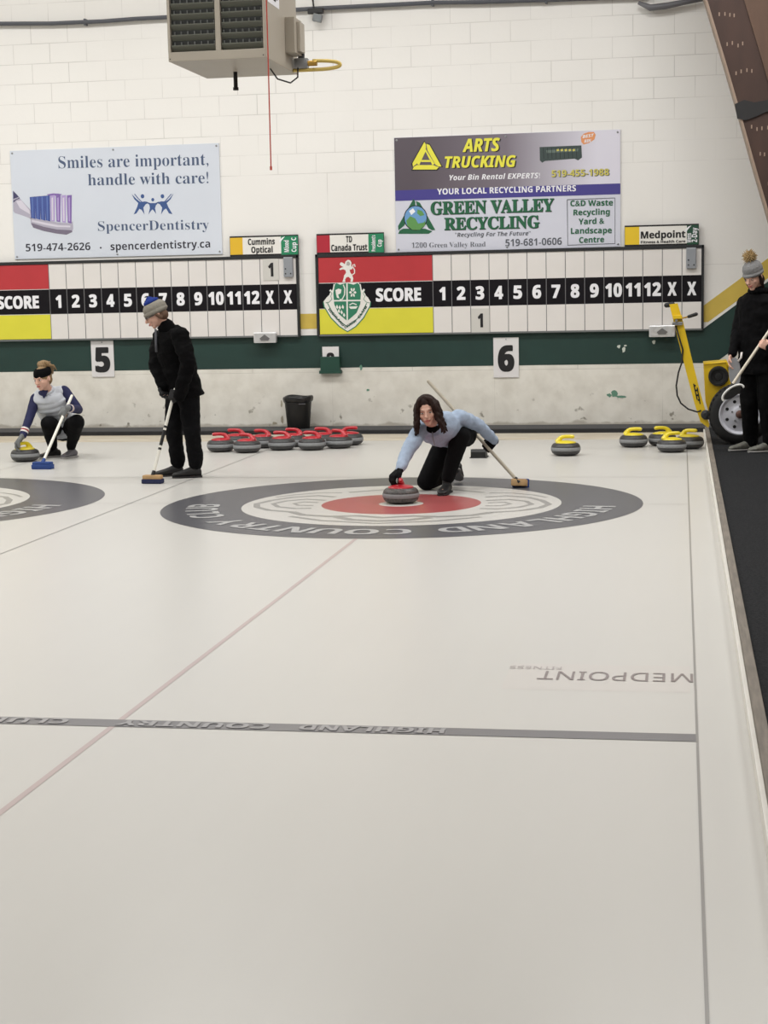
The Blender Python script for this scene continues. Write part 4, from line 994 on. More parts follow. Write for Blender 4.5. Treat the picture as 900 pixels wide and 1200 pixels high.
# ------------------------------------------------------------------ people
from mathutils import noise as NZ
skin_m = mat('skin', (212,168,148), .5, var=.05, vscale=20)
eye_w = mat('eye_white', (222,216,210), .3); iris = mat('eye_iris', (58,44,36), .3); lip = mat('lips', (172,96,90), .45)
def vv(*a): return Vector(a).normalized()
def ortho(d, n):
    d = Vector(d).normalized(); n = Vector(n); n = (n-d*n.dot(d)).normalized(); return d, n
def wrinkle(o, amp=.004, sc=11, stretch=(1,1,1)):
    me = o.data; nr = [v.normal.copy() for v in me.vertices]
    for v, nn in zip(me.vertices, nr):
        p = Vector((v.co.x*sc*stretch[0], v.co.y*sc*stretch[1], v.co.z*sc*stretch[2]))
        a = NZ.noise(p)+.5*NZ.noise(p*2.1)
        v.co += nn*amp*a
    me.update()
def hand(mb, w, d, n, thumb, m, curl=(25,30,20), rf=.0085, sc=1.0, rp=.0125, tcurl=.5, spread=.0):
    """palm with four fingers and a thumb. d: towards knuckles, n: palm normal, thumb: rough thumb side"""
    d, n = ortho(d, n); s = d.cross(n)
    if s.dot(Vector(thumb)) < 0: s = -s
    K = []
    for off, ln in ((.031,.070), (.0105,.079), (-.0105,.073), (-.031,.056)):
        k = w+d*(.084*sc-abs(off)*.15)+s*off*sc; K.append((k, ln, off))
        mb.capsule(w+s*off*.55*sc+d*.006, k, rp*sc*1.1, rp*sc, m, 10)
    mb.ell(w+d*.045*sc, (.036*sc,.042*sc,.0150*sc), m, (s, d, n), 12, 8)
    for k, ln, off in K:
        p = k; ang = 0; r = rf*sc
        dd0 = (d+s*off*spread*10).normalized()
        for fr_, c in zip((.44,.31,.25), curl):
            ang += math.radians(c); dd = dd0*math.cos(ang)+n*math.sin(ang); q = p+dd*ln*fr_*sc
            mb.capsule(p, q, r*1.02, r*.92, m, 10); p = q; r *= .93
    b0 = w+d*.022*sc+s*.022*sc; t1 = (d*.65+s*.75+n*.35*tcurl).normalized(); t2 = (d*.85+s*.15+n*.9*tcurl).normalized(); t3 = (d*.7-s*.2+n*1.3*tcurl).normalized()
    p1 = b0+t1*.034*sc; p2 = p1+t2*.032*sc; p3 = p2+t3*.024*sc
    mb.capsule(b0, p1, rp*1.15*sc, rf*1.25*sc, m, 10); mb.capsule(p1, p2, rf*1.22*sc, rf*1.05*sc, m, 10); mb.capsule(p2, p3, rf*1.05*sc, rf*.9*sc, m, 10)
def grip_frame(G, t, n, d):
    """wrist position so that the palm closes on a rod through G along t; n points palm -> rod"""
    t = Vector(t).normalized(); d = Vector(d); d = (d-t*d.dot(t)).normalized(); n = Vector(n); n = (n-t*n.dot(t)); n = (n-d*n.dot(d)).normalized()
    return G-n*.028-d*.075, d, n
def head_pieces(mb, H, f, u, m, fem=1.0):
    f, u = ortho(f, u); r = f.cross(u)
    B = (r, f, u)
    mb.ell(H+u*.028-f*.012, (.074,.092,.086), m, B, 20, 14)
    mb.ell(H-u*.02+f*.012, (.064,.076,.075), m, B, 18, 12)
    mb.ell(H-u*.046+f*.026, (.051,.058,.053), m, B, 16, 10)
    mb.capsule(H-u*.087+f*.060-r*.008, H-u*.087+f*.060+r*.008, .018, .018, m, 10)
    mb.capsule(H+u*.024+f*.078-r*.032, H+u*.024+f*.078+r*.032, .0115, .0115, m, 10)
    for sx in (-1, 1):
        mb.ell(H-u*.022+f*.058+r*sx*.034, (.022,.022,.022), m, B, 12, 8)
        mb.ell(H-u*.002-f*.006+r*sx*.077, (.009,.018,.030), m, B, 12, 8)
    mb.capsule(H+u*.014+f*.088, H-u*.024+f*.108, .0075, .0120, m, 10)
    mb.ell(H-u*.028+f*.100, (.017,.011,.009), m, B, 12, 8)
    mb.ell(H-u*.056+f*.082, (.026,.012,.016), m, B, 12, 8)
    return f, u, r
def face(parent, H, f, u, brow_m, look=(0,0), smile=.004):
    f, u = ortho(f, u); r = f.cross(u); B = (r, f, u)
    for sx in (-1, 1):
        c = H+u*.004+f*.0795+r*sx*.031
        b = MB(); b.ell(c, (.0115,.0080,.0052), eye_w, B, 12, 8); e_ = b.build('eye', parent, smooth=True)
        b = MB(); b.ell(c+f*.0050+r*look[0]*.004+u*look[1]*.002, (.0066,.0045,.0056), iris, B, 10, 8); b.build('iris', e_, smooth=True)
        b = MB(); b.tube([c+u*.019-r*.018+f*.006, c+u*.024+f*.0105, c+u*.019+r*.018+f*.004], [.0018,.0027,.0016], brow_m, 8); b.build('eyebrow', parent, smooth=True)
    b = MB()
    for dz, rr, dd in ((.0035,.0042,0), (-.0045,.0052,-.001)):
        b.tube([H-u*(.056-smile)+u*dz*.3+f*.0845-r*.023, H-u*.057+u*dz+f*.0955+f*dd-r*.009, H-u*.057+u*dz+f*.0955+f*dd+r*.009, H-u*(.056-smile)+u*dz*.3+f*.0845+r*.023], [.002,rr,rr,.002], lip, 8)
    b.build('mouth', parent, smooth=True)
def torso(mb, pts, S0, S1, dims, m, inf=0.0):
    n = len(pts); secs = []
    for k, p in enumerate(pts):
        t = (pts[min(k+1, n-1)]-pts[max(k-1, 0)]).normalized(); S = S0.lerp(S1, k/(n-1)); S = (S-t*S.dot(t)).normalized(); Fw = S.cross(t)
        secs.append((p, S*(dims[k][0]+inf), Fw*(dims[k][1]+inf)))
    mb.loft(secs, m)
def limb(mb, pts, rs, m):
    for k in range(len(pts)-1): mb.capsule(pts[k], pts[k+1], rs[k], rs[k+1], m, 16)
def shoe(parent, ankle, heel, toe, m, sole_m, w=.046, h=.07, up=Vector((0,0,1))):
    d = (toe-heel).normalized(); up = (up-d*up.dot(d)).normalized(); s = d.cross(up); L = (toe-heel).length
    b = MB(); secs = []
    for t, ww, hh in ((0,.55,.55),(.04,.78,.9),(.2,.85,1.0),(.4,.82,.95),(.6,.95,.70),(.8,1.0,.52),(.93,.80,.42),(1.0,.45,.25)):
        c = heel+d*L*t+up*(.012+h*hh/2); secs.append((c, s*w*ww, up*h*hh/2))
    b.loft(secs, m, 20, 2.3)
    b.capsule(heel+d*L*.22+up*(h*.8), ankle+up*.0, w*.85, w*.85, m, 14)
    o = skin(b, 'shoe', parent, .005, 3)
    b = MB(); secs = []
    for t, ww in ((0,.5),(.03,.85),(.2,.95),(.45,.82),(.7,1.06),(.9,.92),(1.0,.5)):
        secs.append((heel+d*(L*t*1.03-.006)+up*.009, s*w*ww, up*.009))
    b.loft(secs, sole_m, 18, 3.0); b.build('sole', o, smooth=True, auto=50)
    return o
HIPD = [(.12,.095),(.158,.112),(.135,.098),(.148,.108),(.158,.100),(.095,.07)]
def body_torso(pel, wai, che, nec, S0, S1, m, mb, inf=0.0, dims=HIPD):
    up0 = (wai-pel).normalized(); upn = (nec-che).normalized()
    pts = [pel-up0*.09, pel, wai, che, nec-upn*.055, nec]
    torso(mb, pts, S0, S1, dims, m, inf)

def person(name, label, J, cfg):
    """J: joints; builds body mesh (top-level), then hair and clothes as its children"""
    base = Vector(J['base']); H = J['head']; f, u = J['f'], J['u']
    mb = MB()
    f, u, r = head_pieces(mb, H, f, u, skin_m)
    mb.capsule(J['neck'], H-u*.045-f*.012, .050, .047, skin_m, 16)
    body_torso(J['pel'], J['wai'], J['che'], J['neck'], J['S0'], J['S1'], skin_m, mb, -.028)
    for a in ('L', 'R'):
        limb(mb, [J['sh'+a], J['el'+a], J['wr'+a]], [.046,.036,.024], skin_m)
        hd = J['hand'+a]; hand(mb, J['wr'+a], hd[0], hd[1], hd[2], skin_m, hd[3], rf=cfg.get('rf', .0062), rp=cfg.get('rp', .0085), tcurl=hd[4], sc=cfg.get('hs', .97))
        limb(mb, [J['hip'+a], J['kn'+a], J['an'+a]], [.078,.052,.036], skin_m)
        hl, to = J['heel'+a], J['toe'+a]; mb.capsule(hl.lerp(to, .25)+Vector((0,0,.035)), hl.lerp(to, .8)+Vector((0,0,.028)), .030, .022, skin_m, 12); mb.capsule(J['an'+a], hl.lerp(to, .25)+Vector((0,0,.035)), .035, .030, skin_m, 12)
    o = skin(mb, name, None, .0058, 3, loc=base)
    tag(o, label, 'person')
    face(o, H, f, u, cfg['brow'], cfg.get('look', (0,0)), cfg.get('smile', .004))
    return o, f, u, r
def gloves(o, J, m, hs=1.06, cuff=None, names='glove'):
    for a in ('L', 'R'):
        hd = J['hand'+a]; b = MB(); hand(b, J['wr'+a], hd[0], hd[1], hd[2], m, hd[3], rf=.0118, rp=.0160, tcurl=hd[4], sc=hs)
        ax = (J['wr'+a]-J['el'+a]).normalized(); b.capsule(J['wr'+a]-ax*.035, J['wr'+a]+ax*.012, .034, .031, m, 14)
        g = skin(b, names, o, .0045, 2)
        if cuff:
            for k, cm_ in enumerate(cuff):
                b = MB(); b.tube([J['wr'+a]-ax*(.030+.016*k), J['wr'+a]-ax*(.030+.016*(k+1))], .041, cm_, 18); b.build('cuff', g, smooth=True, auto=50)
def tops(o, J, m, name='jacket', rs=(.062,.052,.040), inf=.016, dims=HIPD, sleeves=True, hem=.02, wr=.0045, sl_end=.0, vox=.0075, collar=None, extra=None):
    b = MB()
    pel = J['pel']; up0 = (J['wai']-pel).normalized()
    body_torso(pel-up0*hem, J['wai'], J['che'], J['neck'], J['S0'], J['S1'], m, b, inf, dims)
    b.capsule(J['shL'], J['shR'], rs[0]*.92, rs[0]*.92, m, 16)
    if sleeves:
        for a in ('L', 'R'):
            w = J['wr'+a]; w = w+(J['el'+a]-w).normalized()*sl_end
            limb(b, [J['sh'+a], J['el'+a], w], list(rs), m)
    if collar: b.capsule(J['neck'], J['neck'].lerp(J['head'], .22), collar, collar*.95, m, 16)
    if extra: extra(b)
    g = skin(b, name, o, vox, 4)
    if wr: wrinkle(g, wr, 13)
    return g
def pants(o, J, m, rs=(.098,.074,.056), inf=.012, wr=.004, end=.03, name='trousers'):
    b = MB(); up0 = (J['wai']-J['pel']).normalized()
    pts = [J['pel']-up0*.10, J['pel'], J['pel'].lerp(J['wai'], .6)]
    torso(b, pts, J['S0'], J['S0'], [(.12,.10),(.165,.118),(.14,.103)], m, inf)
    for a in ('L', 'R'):
        an = J['an'+a]; limb(b, [J['hip'+a], J['kn'+a], an+(J['kn'+a]-an).normalized()*end], list(rs), m)
    g = skin(b, name, o, .0075, 4)
    if wr: wrinkle(g, wr, 12)
    return g

blk = mat('black_cloth', (11,11,12), .9, spec=.1, var=.2, vscale=25, bump=.25, bscale=90)
blk_l = mat('black_leggings', (10,10,12), .85, spec=.15, bump=.15, bscale=60)
blkg = mat('black_glove', (14,14,15), .85, spec=.15)
shoe_k = mat('black_shoe', (16,16,17), .55); sole_g = mat('sole_grey', (150,148,146), .7); sole_k = mat('sole_black', (30,29,30), .7)

# --- kneeling woman delivering the red stone
J = {}
J['base'] = (at(520,570,.8).x, .80, 0)
J['head'] = at(500.5, 482, .40); J['f'] = vv(.06,-1,-.14); J['u'] = vv(-.14,-.12,1)
J['neck'] = at(509, 499, .55); J['che'] = at(518, 502, .72); J['wai'] = at(528, 505, .90); J['pel'] = at(534, 508, 1.06)
J['S1'] = vv(.90,.30,.22); J['S0'] = vv(.97,.15,.0)
J['shR'] = at(493, 504, .52); J['elR'] = at(478.5, 527, .32); J['wrR'] = at(469, 549.5, .15)
J['shL'] = at(538, 489, .72); J['elL'] = at(560, 498, .92)
J['handR'] = (Vector((-.50,-.50,-.55)), Vector((.25,.15,-1)), Vector((1,0,0)), (28,38,25), .5)
bd = (K_top-br1.location).normalized(); G = at(570, 519, .93)
tt = min(max((G-br1.location).dot(bd), .1), 2); G = br1.location+bd*tt
w, d, n = grip_frame(G, bd, Vector((.1,.95,-.1)), Vector((-.7,-.15,-.7)))
J['wrL'] = w; J['handL'] = (d, n, bd, (62,70,45), .9)
J['hipR'] = at(525, 514, 1.08); J['knR'] = at(500, 562.5, .90); J['anR'] = at(527, 561, 1.25)
J['hipL'] = at(545, 510, 1.05); J['knL'] = at(539, 511, .72); J['anL'] = at(524, 568, .68)
J['knR'].z = .075; J['anR'].z = .085; J['anL'].z = .10
tl = J['anL'].copy(); tl.z = 0
J['heelL'] = tl+Vector((0,.07,0)); J['toeL'] = tl+Vector((-.02,-.20,0))
J['heelR'] = J['anR']+Vector((.045,.05,.04)); J['toeR'] = J['anR']+Vector((.05,.20,-.075))
W1, f, u, r = person('kneeling_person', 'person in pale blue pullover kneeling on the rings with one hand on a stone', J, {'brow': mat('brow_brown', (52,36,30), .8), 'look': (-.2,0), 'smile': -.002})
lb = mat('pale_blue_knit', (168,184,206), .85, spec=.25, var=.12, vscale=30, bump=.3, bscale=120)
def ex(b): b.ell(at(516, 512, .74), (.105,.12,.085), lb)
tops(W1, J, lb, 'pullover', (.066,.054,.040), .014, hem=-.06, wr=.009, sl_end=.01, collar=.055, extra=ex)
b = MB(); zc = J['neck'].lerp(J['head'], .28)
b.ell(J['neck']+Vector((-.01,-.055,-.015)), (.05,.03,.04), blk); b.capsule(J['neck'], J['neck'].lerp(J['head'], .3), .054, .052, blk); skin(b, 'black_undershirt', W1, .006, 2)
b = MB(); p = J['neck']+Vector((-.005,-.085,-.04)); b.tube([p, p+Vector((.01,-.02,-.06)), p+Vector((.02,-.015,-.11))], .004, steel, 6); b.build('zip', W1)
pants(W1, J, blk_l, (.098,.080,.054), .008)
gloves(W1, J, blkg)
shoe(W1, J['anL'], J['heelL'], J['toeL'], shoe_k, sole_k)
shoe(W1, J['anR'], J['heelR'], J['toeR'], shoe_k, sole_g, up=vv(.1,.3,1))
hairb = mat('hair_dark_brown', (44,26,21), .6, spec=.2, var=.35, vscale=14, stretch=(8,8,1), bump=.5, bscale=50)
b = MB(); H = J['head']; B = (r, f, u)
b.ell(H+u*.045-f*.024, (.086,.098,.088), hairb, B); b.ell(H-u*.01-f*.050, (.082,.058,.11), hairb, B)
rnd = random.Random(3)
for sx in (-1, 1):
    for k in range(13):
        q = k/12; fo = .060-.115*q; ph = rnd.uniform(0, 6.28); am = .010+.004*rnd.random(); ln = (.150 if sx > 0 else .175)+rnd.uniform(-.035,.02)-.02*q
        pts = []; rs = []
        st = H+u*(.118-.01*q)+f*(.020-.05*q)+r*(.012+sx*.010)
        pts.append(st); rs.append(.012)
        pts.append(H+u*(.100-.012*q)+f*(fo*.8+.012*(1-q))+r*sx*.050); rs.append(.014)
        pts.append(H+u*.050+f*(fo*.95+.014*(1-q))+r*sx*(.064+.020*q)); rs.append(.016)
        for t in (.15,.35,.55,.75,.92,1.0):
            wv = math.sin(ph+t*9)*am
            pts.append(H+u*(.03-(ln+.04)*t)+f*(fo*(.9-.2*t)+.010*math.cos(ph+t*8)+.03*t*(1-q))+r*sx*(.068+.014*q+.034*t+wv)); rs.append(.016-.009*max(0,t-.5)*2)
        limb(b, pts, rs, hairb)
ho = skin(b, 'hair', W1, .0048, 1)

# --- standing person with toque
J = {}
J['base'] = (at(216,556,1.85).x, 1.85, 0)
J['head'] = at(183, 369, 1.72); J['f'] = vv(-.86,-.38,-.42); J['u'] = vv(-.36,-.1,1)
J['neck'] = at(197, 385, 1.76); J['che'] = at(203, 403, 1.80); J['wai'] = at(208, 428, 1.84); J['pel'] = at(214, 450, 1.86)
J['S1'] = vv(.50,-.86,.05); J['S0'] = vv(.45,-.89,0)
J['shL'] = at(211, 394, 1.62); J['elL'] = at(221, 425, 1.56); J['shR'] = at(188, 397, 1.92); J['elR'] = at(183, 426, 1.82)
G = S_hand-d2*.02; w, d, n = grip_frame(G, d2, Vector((-.3,.8,-.1)), Vector((-.75,-.1,-.7))); J['wrL'] = w; J['handL'] = (d, n, -d2, (58,66,45), .9)
J['wrR'] = at(191, 452, 1.74); J['handR'] = (Vector((.2,-.35,-1)), Vector((.7,-.5,.1)), Vector((-.2,-.6,.2)), (35,40,30), .6)
J['hipL'] = at(220, 459, 1.80); J['knL'] = at(225, 505, 1.78); J['anL'] = at(230, 549, 1.86)
J['hipR'] = at(207, 459, 1.93); J['knR'] = at(204, 505, 1.90); J['anR'] = at(209, 547, 1.98)
for a, dz in (('L', .095), ('R', .095)): J['an'+a].z = dz
for a in 'LR':
    g0 = J['an'+a].copy(); g0.z = 0; J['heel'+a] = g0+Vector((.045,.01,0)); J['toe'+a] = g0+Vector((-.205,-.07,0))
W2, f, u, r = person('standing_person', 'standing person in black coat and grey toque with blue top, looking down', J, {'brow': mat('brow_grey', (110,92,80), .8)})
HC = [(.170,.135),(.172,.132),(.158,.128),(.166,.134),(.160,.108),(.088,.07)]
tops(W2, J, blk, 'coat', (.083,.070,.058), .024, dims=HC, hem=.035, wr=.0, collar=.066)
ct = [x for x in bpy.data.objects if x.parent == W2 and x.name.startswith('coat')][0]; wrinkle(ct, .013, 7, (1,1,1.8)); wrinkle(ct, .005, 22, (.6,.6,1.6))
b = MB(); up_ = J['neck'].lerp(J['head'], .35); b.tube([J['neck']+Vector((0,0,-.02)), up_], [.078,.070], blk, 24); b.build('collar', W2, smooth=True, auto=50)
b = MB(); pc_ = J['che'].lerp(J['neck'], .25); fb_ = vv(-.86,-.5,0); sd_ = vv(.5,-.86,0)
b.loft([(pc_+fb_*.150+sd_*.03+Vector((0,0,z_)), sd_*w_, fb_*.010) for z_, w_ in ((-.10,.006),(-.03,.018),(.05,.024),(.10,.012))], mat('shirt_grey', (84,86,92), .8), 14, 2.2); b.build('shirt_front', W2, smooth=True)
pants(W2, J, mat('dark_jeans', (16,16,18), .9, spec=.12, var=.25, vscale=18, bump=.3, bscale=70), (.105,.078,.066), .010, wr=.010, end=.035)
gloves(W2, J, mat('charcoal_glove', (26,26,28), .85), 1.08)
shoe(W2, J['anL'], J['heelL'], J['toeL'], shoe_k, sole_k, w=.048, h=.088); shoe(W2, J['anR'], J['heelR'], J['toeR'], shoe_k, sole_k, w=.048, h=.088)
H = J['head']; B = (r, f, u)
hg = mat('toque_grey', (138,134,124), .9, spec=.2, bump=.5, bscale=80); hb = mat('toque_blue', (32,52,124), .9, spec=.2, bump=.5, bscale=80)
b = MB(); b.ell(H+u*.060-f*.014, (.094,.110,.072), hg, B); b.ell(H+u*.030-f*.010, (.102,.116,.040), hg, B); hat = skin(b, 'toque', W2, .005, 3); wrinkle(hat, .002, 40)
b = MB(); b.ell(H+u*.120-f*.010, (.066,.074,.032), hb, B); b.ell(H+u*.148-f*.004, (.028,.032,.024), hb, B); ht = skin(b, 'blue_top', hat, .005, 2); wrinkle(ht, .003, 45)
shh = mat('hair_brown_short', (96,70,52), .7, bump=.4, bscale=90)
b = MB(); b.ell(H-u*.020-f*.050, (.080,.055,.055), shh, B)
for sx in (-1, 1): b.capsule(H+u*.01+f*.010+r*sx*.078, H-u*.035-f*.02+r*sx*.074, .013, .018, shh)
skin(b, 'hair', W2, .005, 2)
b = MB(); gl = mat('glasses_frame', (30,28,30), .3)
for sx in (-1, 1):
    c = H+u*.004+f*.096+r*sx*.032
    b.tube([c+r*math.cos(k*PI/6)*.022+u*math.sin(k*PI/6)*.015 for k in range(13)], .0022, gl, 6)
    b.tube([c+r*sx*.022, H+u*.006+f*.01+r*sx*.084], .0022, gl, 6)
b.tube([H+u*.006+f*.097-r*.010, H+u*.006+f*.097+r*.010], .0022, gl, 6); b.build('glasses', W2)

# --- crouching woman at the left
J = {}
J['base'] = (at(72,537,3.6).x, 3.60, 0)
J['head'] = at(50, 444, 3.42); J['f'] = vv(-.30,-.93,-.20); J['u'] = vv(-.10,-.1,1)
J['neck'] = at(57, 459, 3.55); J['che'] = at(59, 472, 3.62); J['wai'] = at(66, 487, 3.78); J['pel'] = at(74, 501, 3.92)
J['S1'] = vv(.93,.12,.28); J['S0'] = vv(.98,.1,.0)
J['shR'] = at(42, 467, 3.55); J['elR'] = at(35, 488, 3.42); J['wrR'] = at(27, 510, 3.30)
J['shL'] = at(75, 458, 3.62); J['elL'] = at(92, 480, 3.60)
J['handR'] = (Vector((-.55,-.2,-.75)), Vector((.5,.0,-.8)), Vector((.3,-1,.0)), (30,40,25), .5)
G = C_hand-d3*.015; w, d, n = grip_frame(G, d3, Vector((-.1,.9,0)), Vector((-.8,-.1,-.65))); J['wrL'] = w; J['handL'] = (d, n, -d3, (58,66,45), .9)
J['hipR'] = at(67, 503, 3.92); J['knR'] = at(57, 497, 3.50); J['anR'] = at(62, 529, 3.78)
J['hipL'] = at(81, 502, 3.92); J['knL'] = at(90, 495, 3.50); J['anL'] = at(83, 530, 3.74)
for a in 'LR': J['an'+a].z = .10
for a in 'LR':
    g0 = J['an'+a].copy(); g0.z = 0; J['heel'+a] = g0+Vector((.03,.05,0)) if a == 'L' else g0+Vector((.06,.04,0)); J['toe'+a] = g0+(Vector((-.02,-.19,0)) if a == 'L' else Vector((-.09,-.17,0)))
W3, f, u, r = person('crouching_person', 'crouching person in grey puffer vest and black headband beside a yellow-handled stone', J, {'brow': mat('brow_blond', (132,100,72), .8)})
navy = mat('navy_shirt', (40,42,78), .8, spec=.3, var=.2, vscale=16, bump=.2, bscale=70)
tops(W3, J, navy, 'navy_shirt', (.056,.046,.037), .004, hem=-.02, wr=.003, collar=.052)
vest_m = mat('puffer_vest', (196,200,207), .5, spec=.4, var=.08, vscale=14)
b = MB(); body_torso(J['pel'].lerp(J['wai'], .25), J['wai'], J['che'], J['neck'], J['S0'], J['S1'], vest_m, b, .026)
b.capsule(J['shL'].lerp(J['shR'], .12), J['shR'].lerp(J['shL'], .12), .062, .062, vest_m); b.tube([J['neck'], J['neck'].lerp(J['head'], .22)], [.068,.064], vest_m, 22)
ve = skin(b, 'puffer_vest', W3, .006, 3)
axv = (J['neck']-J['pel']).normalized(); base_ = wloc(W3)
nr = [v.normal.copy() for v in ve.data.vertices]
for v, nn in zip(ve.data.vertices, nr): t = (v.co+base_-J['pel']).dot(axv); v.co += nn*(.007*abs(math.sin(t*PI/.062))-.004)
ve.data.update()
b = MB(); b.prism([J['neck']+Vector((-.055,-.098,.02)), J['neck']+Vector((.03,-.098,.02)), J['neck']+Vector((-.012,-.118,-.06))], (0,.03,0), navy); b.build('vest_opening', W3)
pants(W3, J, blk_l, (.094,.082,.050), .002, name='leggings')
gg_ = mat('grey_knit_glove', (118,120,120), .9, spec=.2, var=.12, vscale=40); wc_ = mat('cuff_white', (220,214,210), .8); rc_ = mat('cuff_red', (150,54,56), .8)
gloves(W3, J, gg_, 1.26, cuff=(wc_, rc_, wc_))
shoe(W3, J['anL'], J['heelL'], J['toeL'], mat('runner_grey', (92,90,94), .6), sole_g, w=.047); shoe(W3, J['anR'], J['heelR'], J['toeR'], shoe_k, sole_g, w=.045)
H = J['head']; B = (r, f, u); bld = mat('hair_blond', (150,122,84), .6, var=.35, vscale=20, stretch=(6,6,1), bump=.5, bscale=60)
b = MB(); b.ell(H+u*.036-f*.018, (.083,.098,.088), bld, B); b.ell(H-u*.015-f*.055, (.070,.05,.065), bld, B); b.ell(H+u*.128-f*.055+r*.0, (.055,.055,.048), bld, B)
limb(b, [H+u*.135-f*.075, H+u*.11-f*.125, H+u*.055-f*.160, H+u*.015-f*.165], [.040,.036,.026,.010], bld)
for k in range(16):
    a_ = k*2.4; limb(b, [H+u*.13-f*.055+r*math.cos(a_)*.03, H+u*(.150+.012*math.sin(a_*2))-f*(.055+.03*math.sin(a_))+r*math.cos(a_)*.055, H+u*(.135+.02*math.sin(a_*3))-f*(.07+.05*math.sin(a_))+r*math.cos(a_)*.078], [.018,.012,.004], bld)
for k in range(5): limb(b, [H+u*.12-f*.07+r*(k-2)*.02, H+u*(.10)-f*.13+r*(k-2)*.03, H+u*(.04+.01*k)-f*(.17)+r*(k-2)*.03], [.02,.014,.005], bld)
hh = skin(b, 'hair', W3, .005, 2); wrinkle(hh, .004, 34, (1,1,.4))
b = MB(); b.loft([(H+u*(.024+.084*t)-f*(.012+.012*t), r*q1, f*q2) for t, q1, q2 in ((0,.077,.094),(.04,.082,.101),(.3,.0845,.103),(.6,.083,.101),(.85,.075,.090),(1,.064,.078))], blk, 28, 2.0); hbnd = b.build('headband', W3, smooth=True, auto=50)

# --- person at the right edge on the carpet
J = {}
RZ = STEP_Z
J['base'] = (at(888,520,3.3).x, 3.30, RZ)
J['head'] = at(883, 325, 3.22); J['f'] = vv(-.52,-.80,-.34); J['u'] = vv(-.16,-.12,1)
J['neck'] = at(890, 343, 3.28); J['che'] = at(889, 366, 3.31); J['wai'] = at(888, 396, 3.32); J['pel'] = at(889, 422, 3.33)
J['S1'] = vv(.94,-.34,-.02); J['S0'] = vv(.92,-.38,0)
J['shR'] = at(872, 355, 3.36); J['elR'] = at(864, 388, 3.34); J['wrR'] = at(858.5, 414, 3.22)
J['shL'] = at(908, 356, 3.22); J['elL'] = at(918, 390, 3.16)
J['handR'] = (Vector((-.25,-.1,-1)), Vector((.75,-.5,-.1)), Vector((-.3,-1,0)), (20,28,20), .6)
G = R_hand; w, d, n = grip_frame(G, d4, Vector((.1,.9,.1)), Vector((-.7,-.1,.35))); J['wrL'] = w; J['handL'] = (d, n, d4, (58,66,45), .9)
J['hipR'] = at(880, 430, 3.37); J['knR'] = at(878, 472, 3.33); J['anR'] = at(880, 515, 3.42)
J['hipL'] = at(899, 430, 3.28); J['knL'] = at(899, 474, 3.24); J['anL'] = at(903, 516, 3.26)
for a in 'LR': J['an'+a].z = RZ+.095
for a in 'LR':
    g0 = J['an'+a].copy(); g0.z = RZ; J['heel'+a] = g0+Vector((.05,.02,0)); J['toe'+a] = g0+Vector((-.20,-.08,0))
W4, f, u, r = person('standing_person', 'smiling person in black jacket and grey pompom toque standing on the dark carpet', J, {'brow': mat('brow_brown', (52,36,30), .8), 'smile': .009, 'rf': .0085, 'rp': .012, 'hs': 1.0})
blk2 = mat('black_jacket', (12,12,14), .85, spec=.12, var=.3, vscale=10, bump=.4, bscale=60)
tops(W4, J, blk2, 'jacket', (.070,.058,.043), .020, dims=HC, hem=.03, wr=.010, collar=.066)
b = MB()
for k in range(14):
    a = 2*PI*k/14; c = J['neck'].lerp(J['head'], .12)+Vector((math.cos(a)*.078, math.sin(a)*.078, .004*math.sin(3*a))); b.ell(c, (.024,.024,.028), blk2, nu=10, nv=8)
cl = skin(b, 'puffed_collar', W4, .006, 2)
pants(W4, J, blk, (.106,.084,.070), .014, wr=.006, end=.0)
tre = mat('shoe_grey_green', (112,112,104), .7, var=.5, vscale=30)
shoe(W4, J['anR'], J['heelR'], J['toeR'], tre, sole_g, w=.050, h=.085); shoe(W4, J['anL'], J['heelL'], J['toeL'], tre, sole_g, w=.050, h=.085)
H = J['head']; B = (r, f, u); hg2 = mat('toque_soft_grey', (128,128,128), .95, spec=.2, bump=.6, bscale=70)
b = MB(); b.ell(H+u*.070-f*.016, (.090,.106,.092), hg2, B); b.ell(H+u*.036-f*.010, (.096,.112,.038), hg2, B); hat = skin(b, 'toque', W4, .005, 3); wrinkle(hat, .002, 60)
pm = mat('pompom_tan', (176,150,104), .9, var=.4, vscale=60)
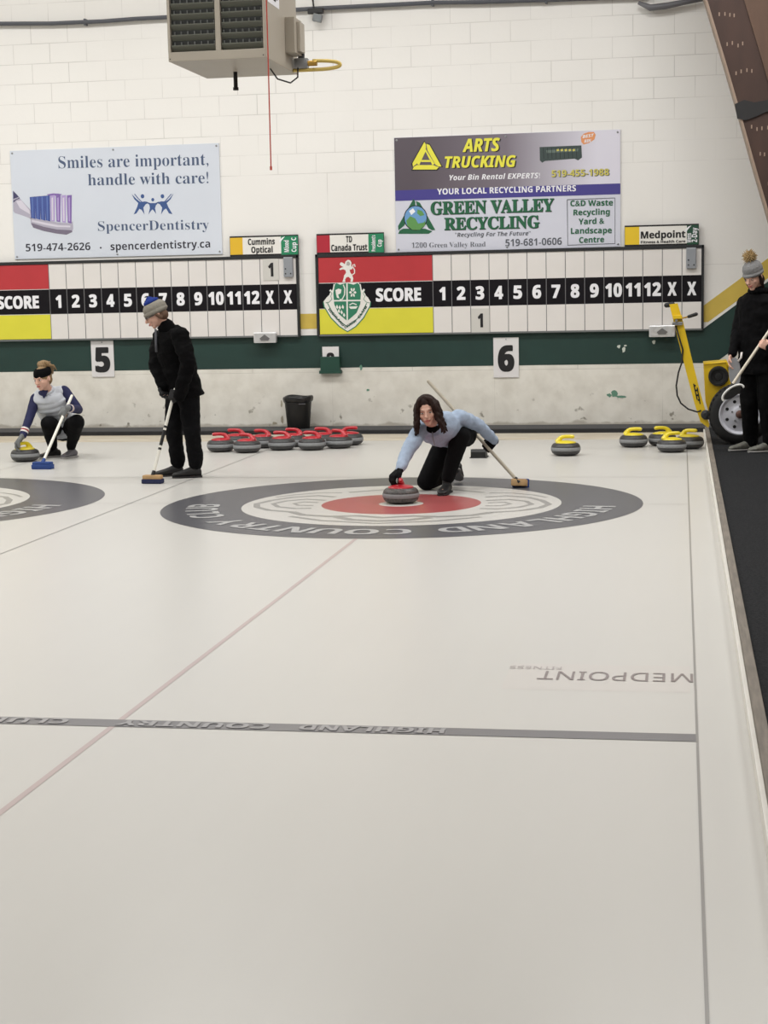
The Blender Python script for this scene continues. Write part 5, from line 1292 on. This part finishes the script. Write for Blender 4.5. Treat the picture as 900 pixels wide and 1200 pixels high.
b = MB(); pc = H+u*.190-f*.02; b.ell(pc, (.045,.045,.042), pm)
for k in range(110):
    zq = 1-2*(k+.5)/110; a = k*2.39996; q = math.sqrt(1-zq*zq); dr = Vector((q*math.cos(a), q*math.sin(a), zq)); l = random.uniform(.055,.078); b.capsule(pc+dr*.03, pc+dr*l, .008, .002, pm, 6)
b.build('pompom', hat, smooth=True)
b = MB(); b.ell(H-u*.035-f*.045, (.078,.05,.07), hairb, B)
for sx in (-1, 1): limb(b, [H+u*.01+f*.012+r*sx*.076, H-u*.05+f*.0+r*sx*.074, H-u*.10-f*.01+r*sx*.07], [.014,.018,.012], hairb)
skin(b, 'hair', W4, .005, 2)
# thing in her right hand
hp = at(861, 436, 3.20); e = empty('slider_pad', hp+Vector((0,0,-.13)), 'grey rounded slider pad held low by the person at the right edge', 'slider')
b = MB(); b.loft([(hp+Vector((0,.012*k,0)), Vector((.056-.004*abs(k),0,.010)), Vector((-.010,0,.135-.004*abs(k)))) for k in (-1,-.6,.6,1)], mat('pad_grey', (150,152,156), .45), 28, 2.2); b.build('pad', e, smooth=True, auto=50)
b = MB(); b.tube([hp+Vector((.03,-.02,.10)), hp+Vector((.055,-.03,.13)), hp+Vector((.06,-.02,.18))], .010, wc_, 8); b.build('strap', e, smooth=True)

# ------------------------------------------------------------------ light
def area(name, loc, sx, sy, power, color=(1,.997,.988), rot=(0,0,0)):
    l = bpy.data.lights.new(name, 'AREA'); l.shape = 'RECTANGLE'; l.size = sx; l.size_y = sy; l.energy = power; l.color = color
    o = bpy.data.objects.new(name, l); COL.objects.link(o); o.location = loc; o.rotation_euler = rot; return o
K = LIGHTK
for x in (-11, -6.5, -2.2, 2.2, 6.2):
    for y, k in ((-14, .22), (-8, .50), (-3, 1.0), (2.4, 1.25)):
        area('ceiling_light', (x, y, 6.7), 2.4, 1.2, 260*K*k)
w = bpy.data.worlds.new('world'); SC.world = w; w.use_nodes = True
w.node_tree.nodes['Background'].inputs[0].default_value = (.8,.8,.78,1); w.node_tree.nodes['Background'].inputs[1].default_value = .3
